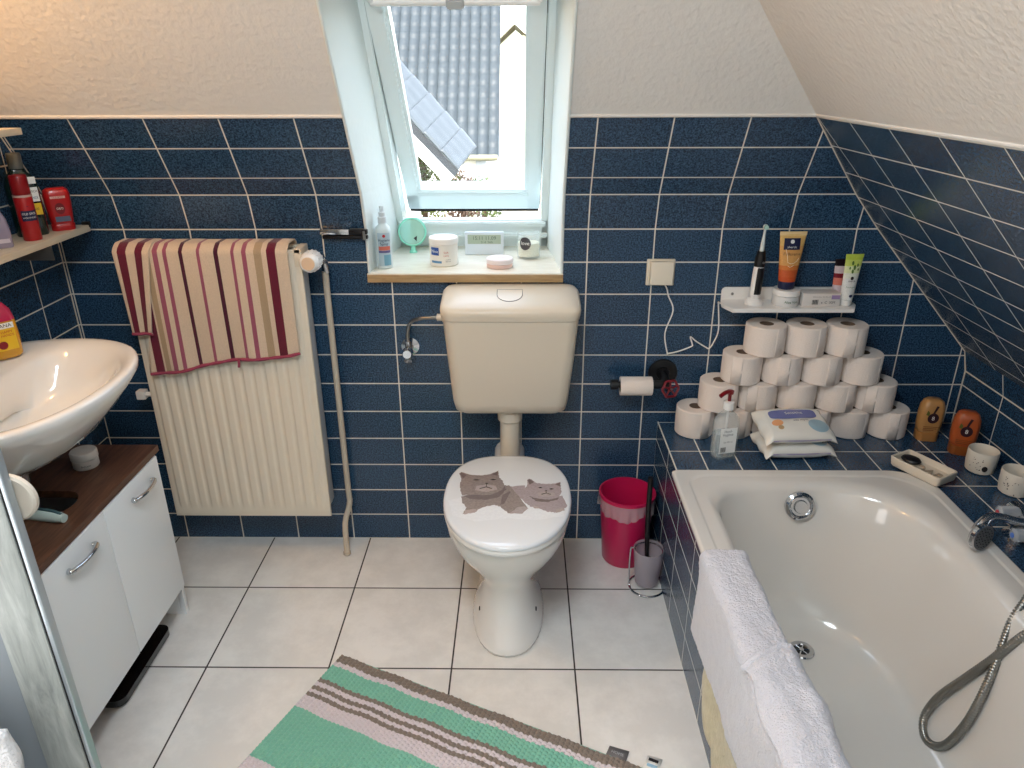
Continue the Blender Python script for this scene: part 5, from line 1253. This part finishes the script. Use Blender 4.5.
# ------------------------------------------------------------------ shelf on the left wall
SX1 = -1.236
ls = thing('wall_shelf', 'pale wooden wall shelf above the washbasin holding red containers', 'shelf', (-1.318, -.40, 1.088))
bm = BM(); box(bm, -.0545, .081, -.60, .350, 0, .018, .0015); obj('board', bm, SHELFW, ls)
bm = BM(); box(bm, .060, .0815, .345, .356, .010, .026, .002); obj('end_clip', bm, BLACK, ls)
bm = BM(); box(bm, -.0545, .05, .20, .206, -.05, 0, .001); obj('bracket', bm, STEEL, ls)
us = thing('wall_shelf', 'upper pale shelf board at the left picture edge with its end showing', 'shelf', (-1.318, -.40, 1.368))
bm = BM(); box(bm, -.0545, .098, -.60, .130, 0, .016, .0015); obj('board', bm, SHELFW, us)
bm = BM(); box(bm, -.0545, .05, .05, .056, -.05, 0, .001); obj('bracket', bm, STEEL, us)
LS = 1.1062
rc = thing('spray_can', 'tall red spray can with a dark label on the left shelf', 'can', (-1.274, -.252, LS), math.radians(48))
bm = BM(); lathe(bm, [(0, 0), (.022, 0), (.0235, .003), (.0235, .108), (.020, .116), (0, .116)], 32); obj('can_body', bm, RED, rc)
bm = BM(); lathe(bm, [(.0215, .1165), (.0225, .118), (.0225, .160), (.020, .164), (0, .164)], 32); obj('cap', bm, mat('dark_red_cap', (140, 18, 24), .35), rc)
bm = BM(); lathe(bm, [(.0237, .110), (.0237, .1155)], 32); obj('white_band', bm, mat('pale_band', (206, 170, 160), .4), rc)
bm = patch(cyl(.0238, .064), .040, .026); obj('label_print', bm, NAVY, rc)
bm = BM(); poly_patch(bm, [(-.018, 0), (0, .012), (.018, 0)], lambda a, b: cyl(.0239, .077)(a, b)); obj('peak_print', bm, NAVY, rc)
text('lettering', 'OLD SPICE', .0075, LABELW, rc, cyl(.0244, .069)); text('lettering', 'WOLFTHORN', .0055, LABELW, rc, cyl(.0244, .059))
rc.scale = (.92, .92, 1.0)
gb = thing('mouthwash_bottle', 'dark green bottle with a grey pump top behind the red can', 'bottle', (-1.312, -.190, LS), math.radians(42))
DKG = mat('dark_green_liquid', (14, 36, 30), .12, coat=.5)
bm = BM(); loft(bm, [rrect(-.042*k, .042*k, -.026*k, .026*k, .022*k, z, 6) for k, z in ((.95, 0), (1, .004), (1, .120), (.8, .142), (.45, .154), (.42, .160))]); obj('bottle_body', bm, DKG, gb, angle=60)
bm = BM(); lathe(bm, [(.019, .159), (.019, .192), (.017, .195), (0, .195)], 20); obj('cap', bm, mat('grey_cap', (92, 96, 94), .4), gb)
for z0, z1, m_ in ((.124, .140, LABELW), (.082, .116, LABELW), (.050, .078, mat('yellow_label', (226, 184, 40), .4))):
    bm = patch(lambda a, b: (.021+a, -.0266, (z0+z1)/2+b), .028, z1-z0); obj('label_print', bm, m_, gb)
text('lettering', 'FRISCH', .0075, INK, gb, front(.021, -.0272, .106)); text('lettering', 'MINZE', .0075, mat('blue_ink', (40, 90, 130), .5), gb, front(.021, -.0272, .091)); text('lettering', '500', .009, mat('brown_ink', (110, 66, 40), .5), gb, front(.021, -.0272, .064))
gb.scale = (.9, .9, 1.08)
ds = thing('deodorant_stick', 'red deodorant stick near the end of the left shelf', 'deodorant', (-1.268, -.122, LS), math.radians(38))
dsec = lambda k, z: rrect(-.030*k, .030*k, -.016*k, .016*k, .0155*k, z, 6)
bm = BM(); loft(bm, [dsec(.94, 0), dsec(.98, .003), dsec(.98, .016), dsec(.90, .018)]); obj('base', bm, RED, ds)
bm = BM(); loft(bm, [dsec(.92, .018), dsec(1.0, .045), dsec(1.08, .075), dsec(1.10, .095), dsec(1.0, .108), dsec(.7, .114)]); obj('body', bm, RED, ds, angle=60)
dfn = lambda a, b: (a, -.0182-.0*b, .06+b)
bm = patch(lambda a, b: (a+.002, -.0182, .032+b), .036, .014); obj('label_print', bm, mat('slate_label', (84, 92, 112), .4), ds)
bm = patch(lambda a, b: (a, -.0186, .090+b), .036, .006); obj('title_band', bm, mat('pale_band', (206, 170, 160), .4), ds)
bm = disc_patch(lambda a, b: (a, -.0186, .060+b), .012, 20, .015); obj('crest_print', bm, mat('deep_red_print', (110, 16, 24), .4), ds)
text('lettering', 'OLD SPICE', .0055, RED, ds, lambda a, b: (a, -.0190, .090+b)); text('lettering', 'DEO', .008, LABELW, ds, lambda a, b: (a, -.0190, .060+b))
vb = thing('perfume_bottle', 'clear violet tinted bottle at the left picture edge of the shelf', 'bottle', (-1.300, -.345, LS), math.radians(40))
bm = BM(); loft(bm, [rrect(-.030*k, .030*k, -.020*k, .020*k, .014*k, z, 5) for k, z in ((.95, 0), (1, .004), (1, .04), (.9, .07), (.5, .098), (.4, .11))]); obj('bottle_body', bm, mat('violet_glass', (190, 176, 196), .1, alpha=.5), vb)
bm = BM(); lathe(bm, [(.012, .109), (.012, .13), (0, .132)], 16); obj('cap', bm, mat('grey_cap', (92, 96, 94), .4), vb)
bm = patch(lambda a, b: (a, -.0206, .018+b), .046, .010); obj('label_print', bm, mat('lilac_label', (196, 186, 196), .5), vb)

# white fluffy towel hanging on the door in the lower left corner
wt = thing('towel', 'white fluffy towel hanging at the lower left corner on the grey door', 'towel', (-.825, -1.36, .62))
bm = BM(); grid(bm, 40, 60, lambda u, v: (-.30+u*.384-.010*v+.004*sin(22*v+5*u), -.006*sin(17*u)+.012*sin(5*u+3*v)-.012, .02-.40*v+.010*sin(4*u)))
obj('cloth', bm, mat('white_terry', (236, 236, 238), .98, bump=1, bscale=180, sheen=.4), wt, angle=0, solid=.014)
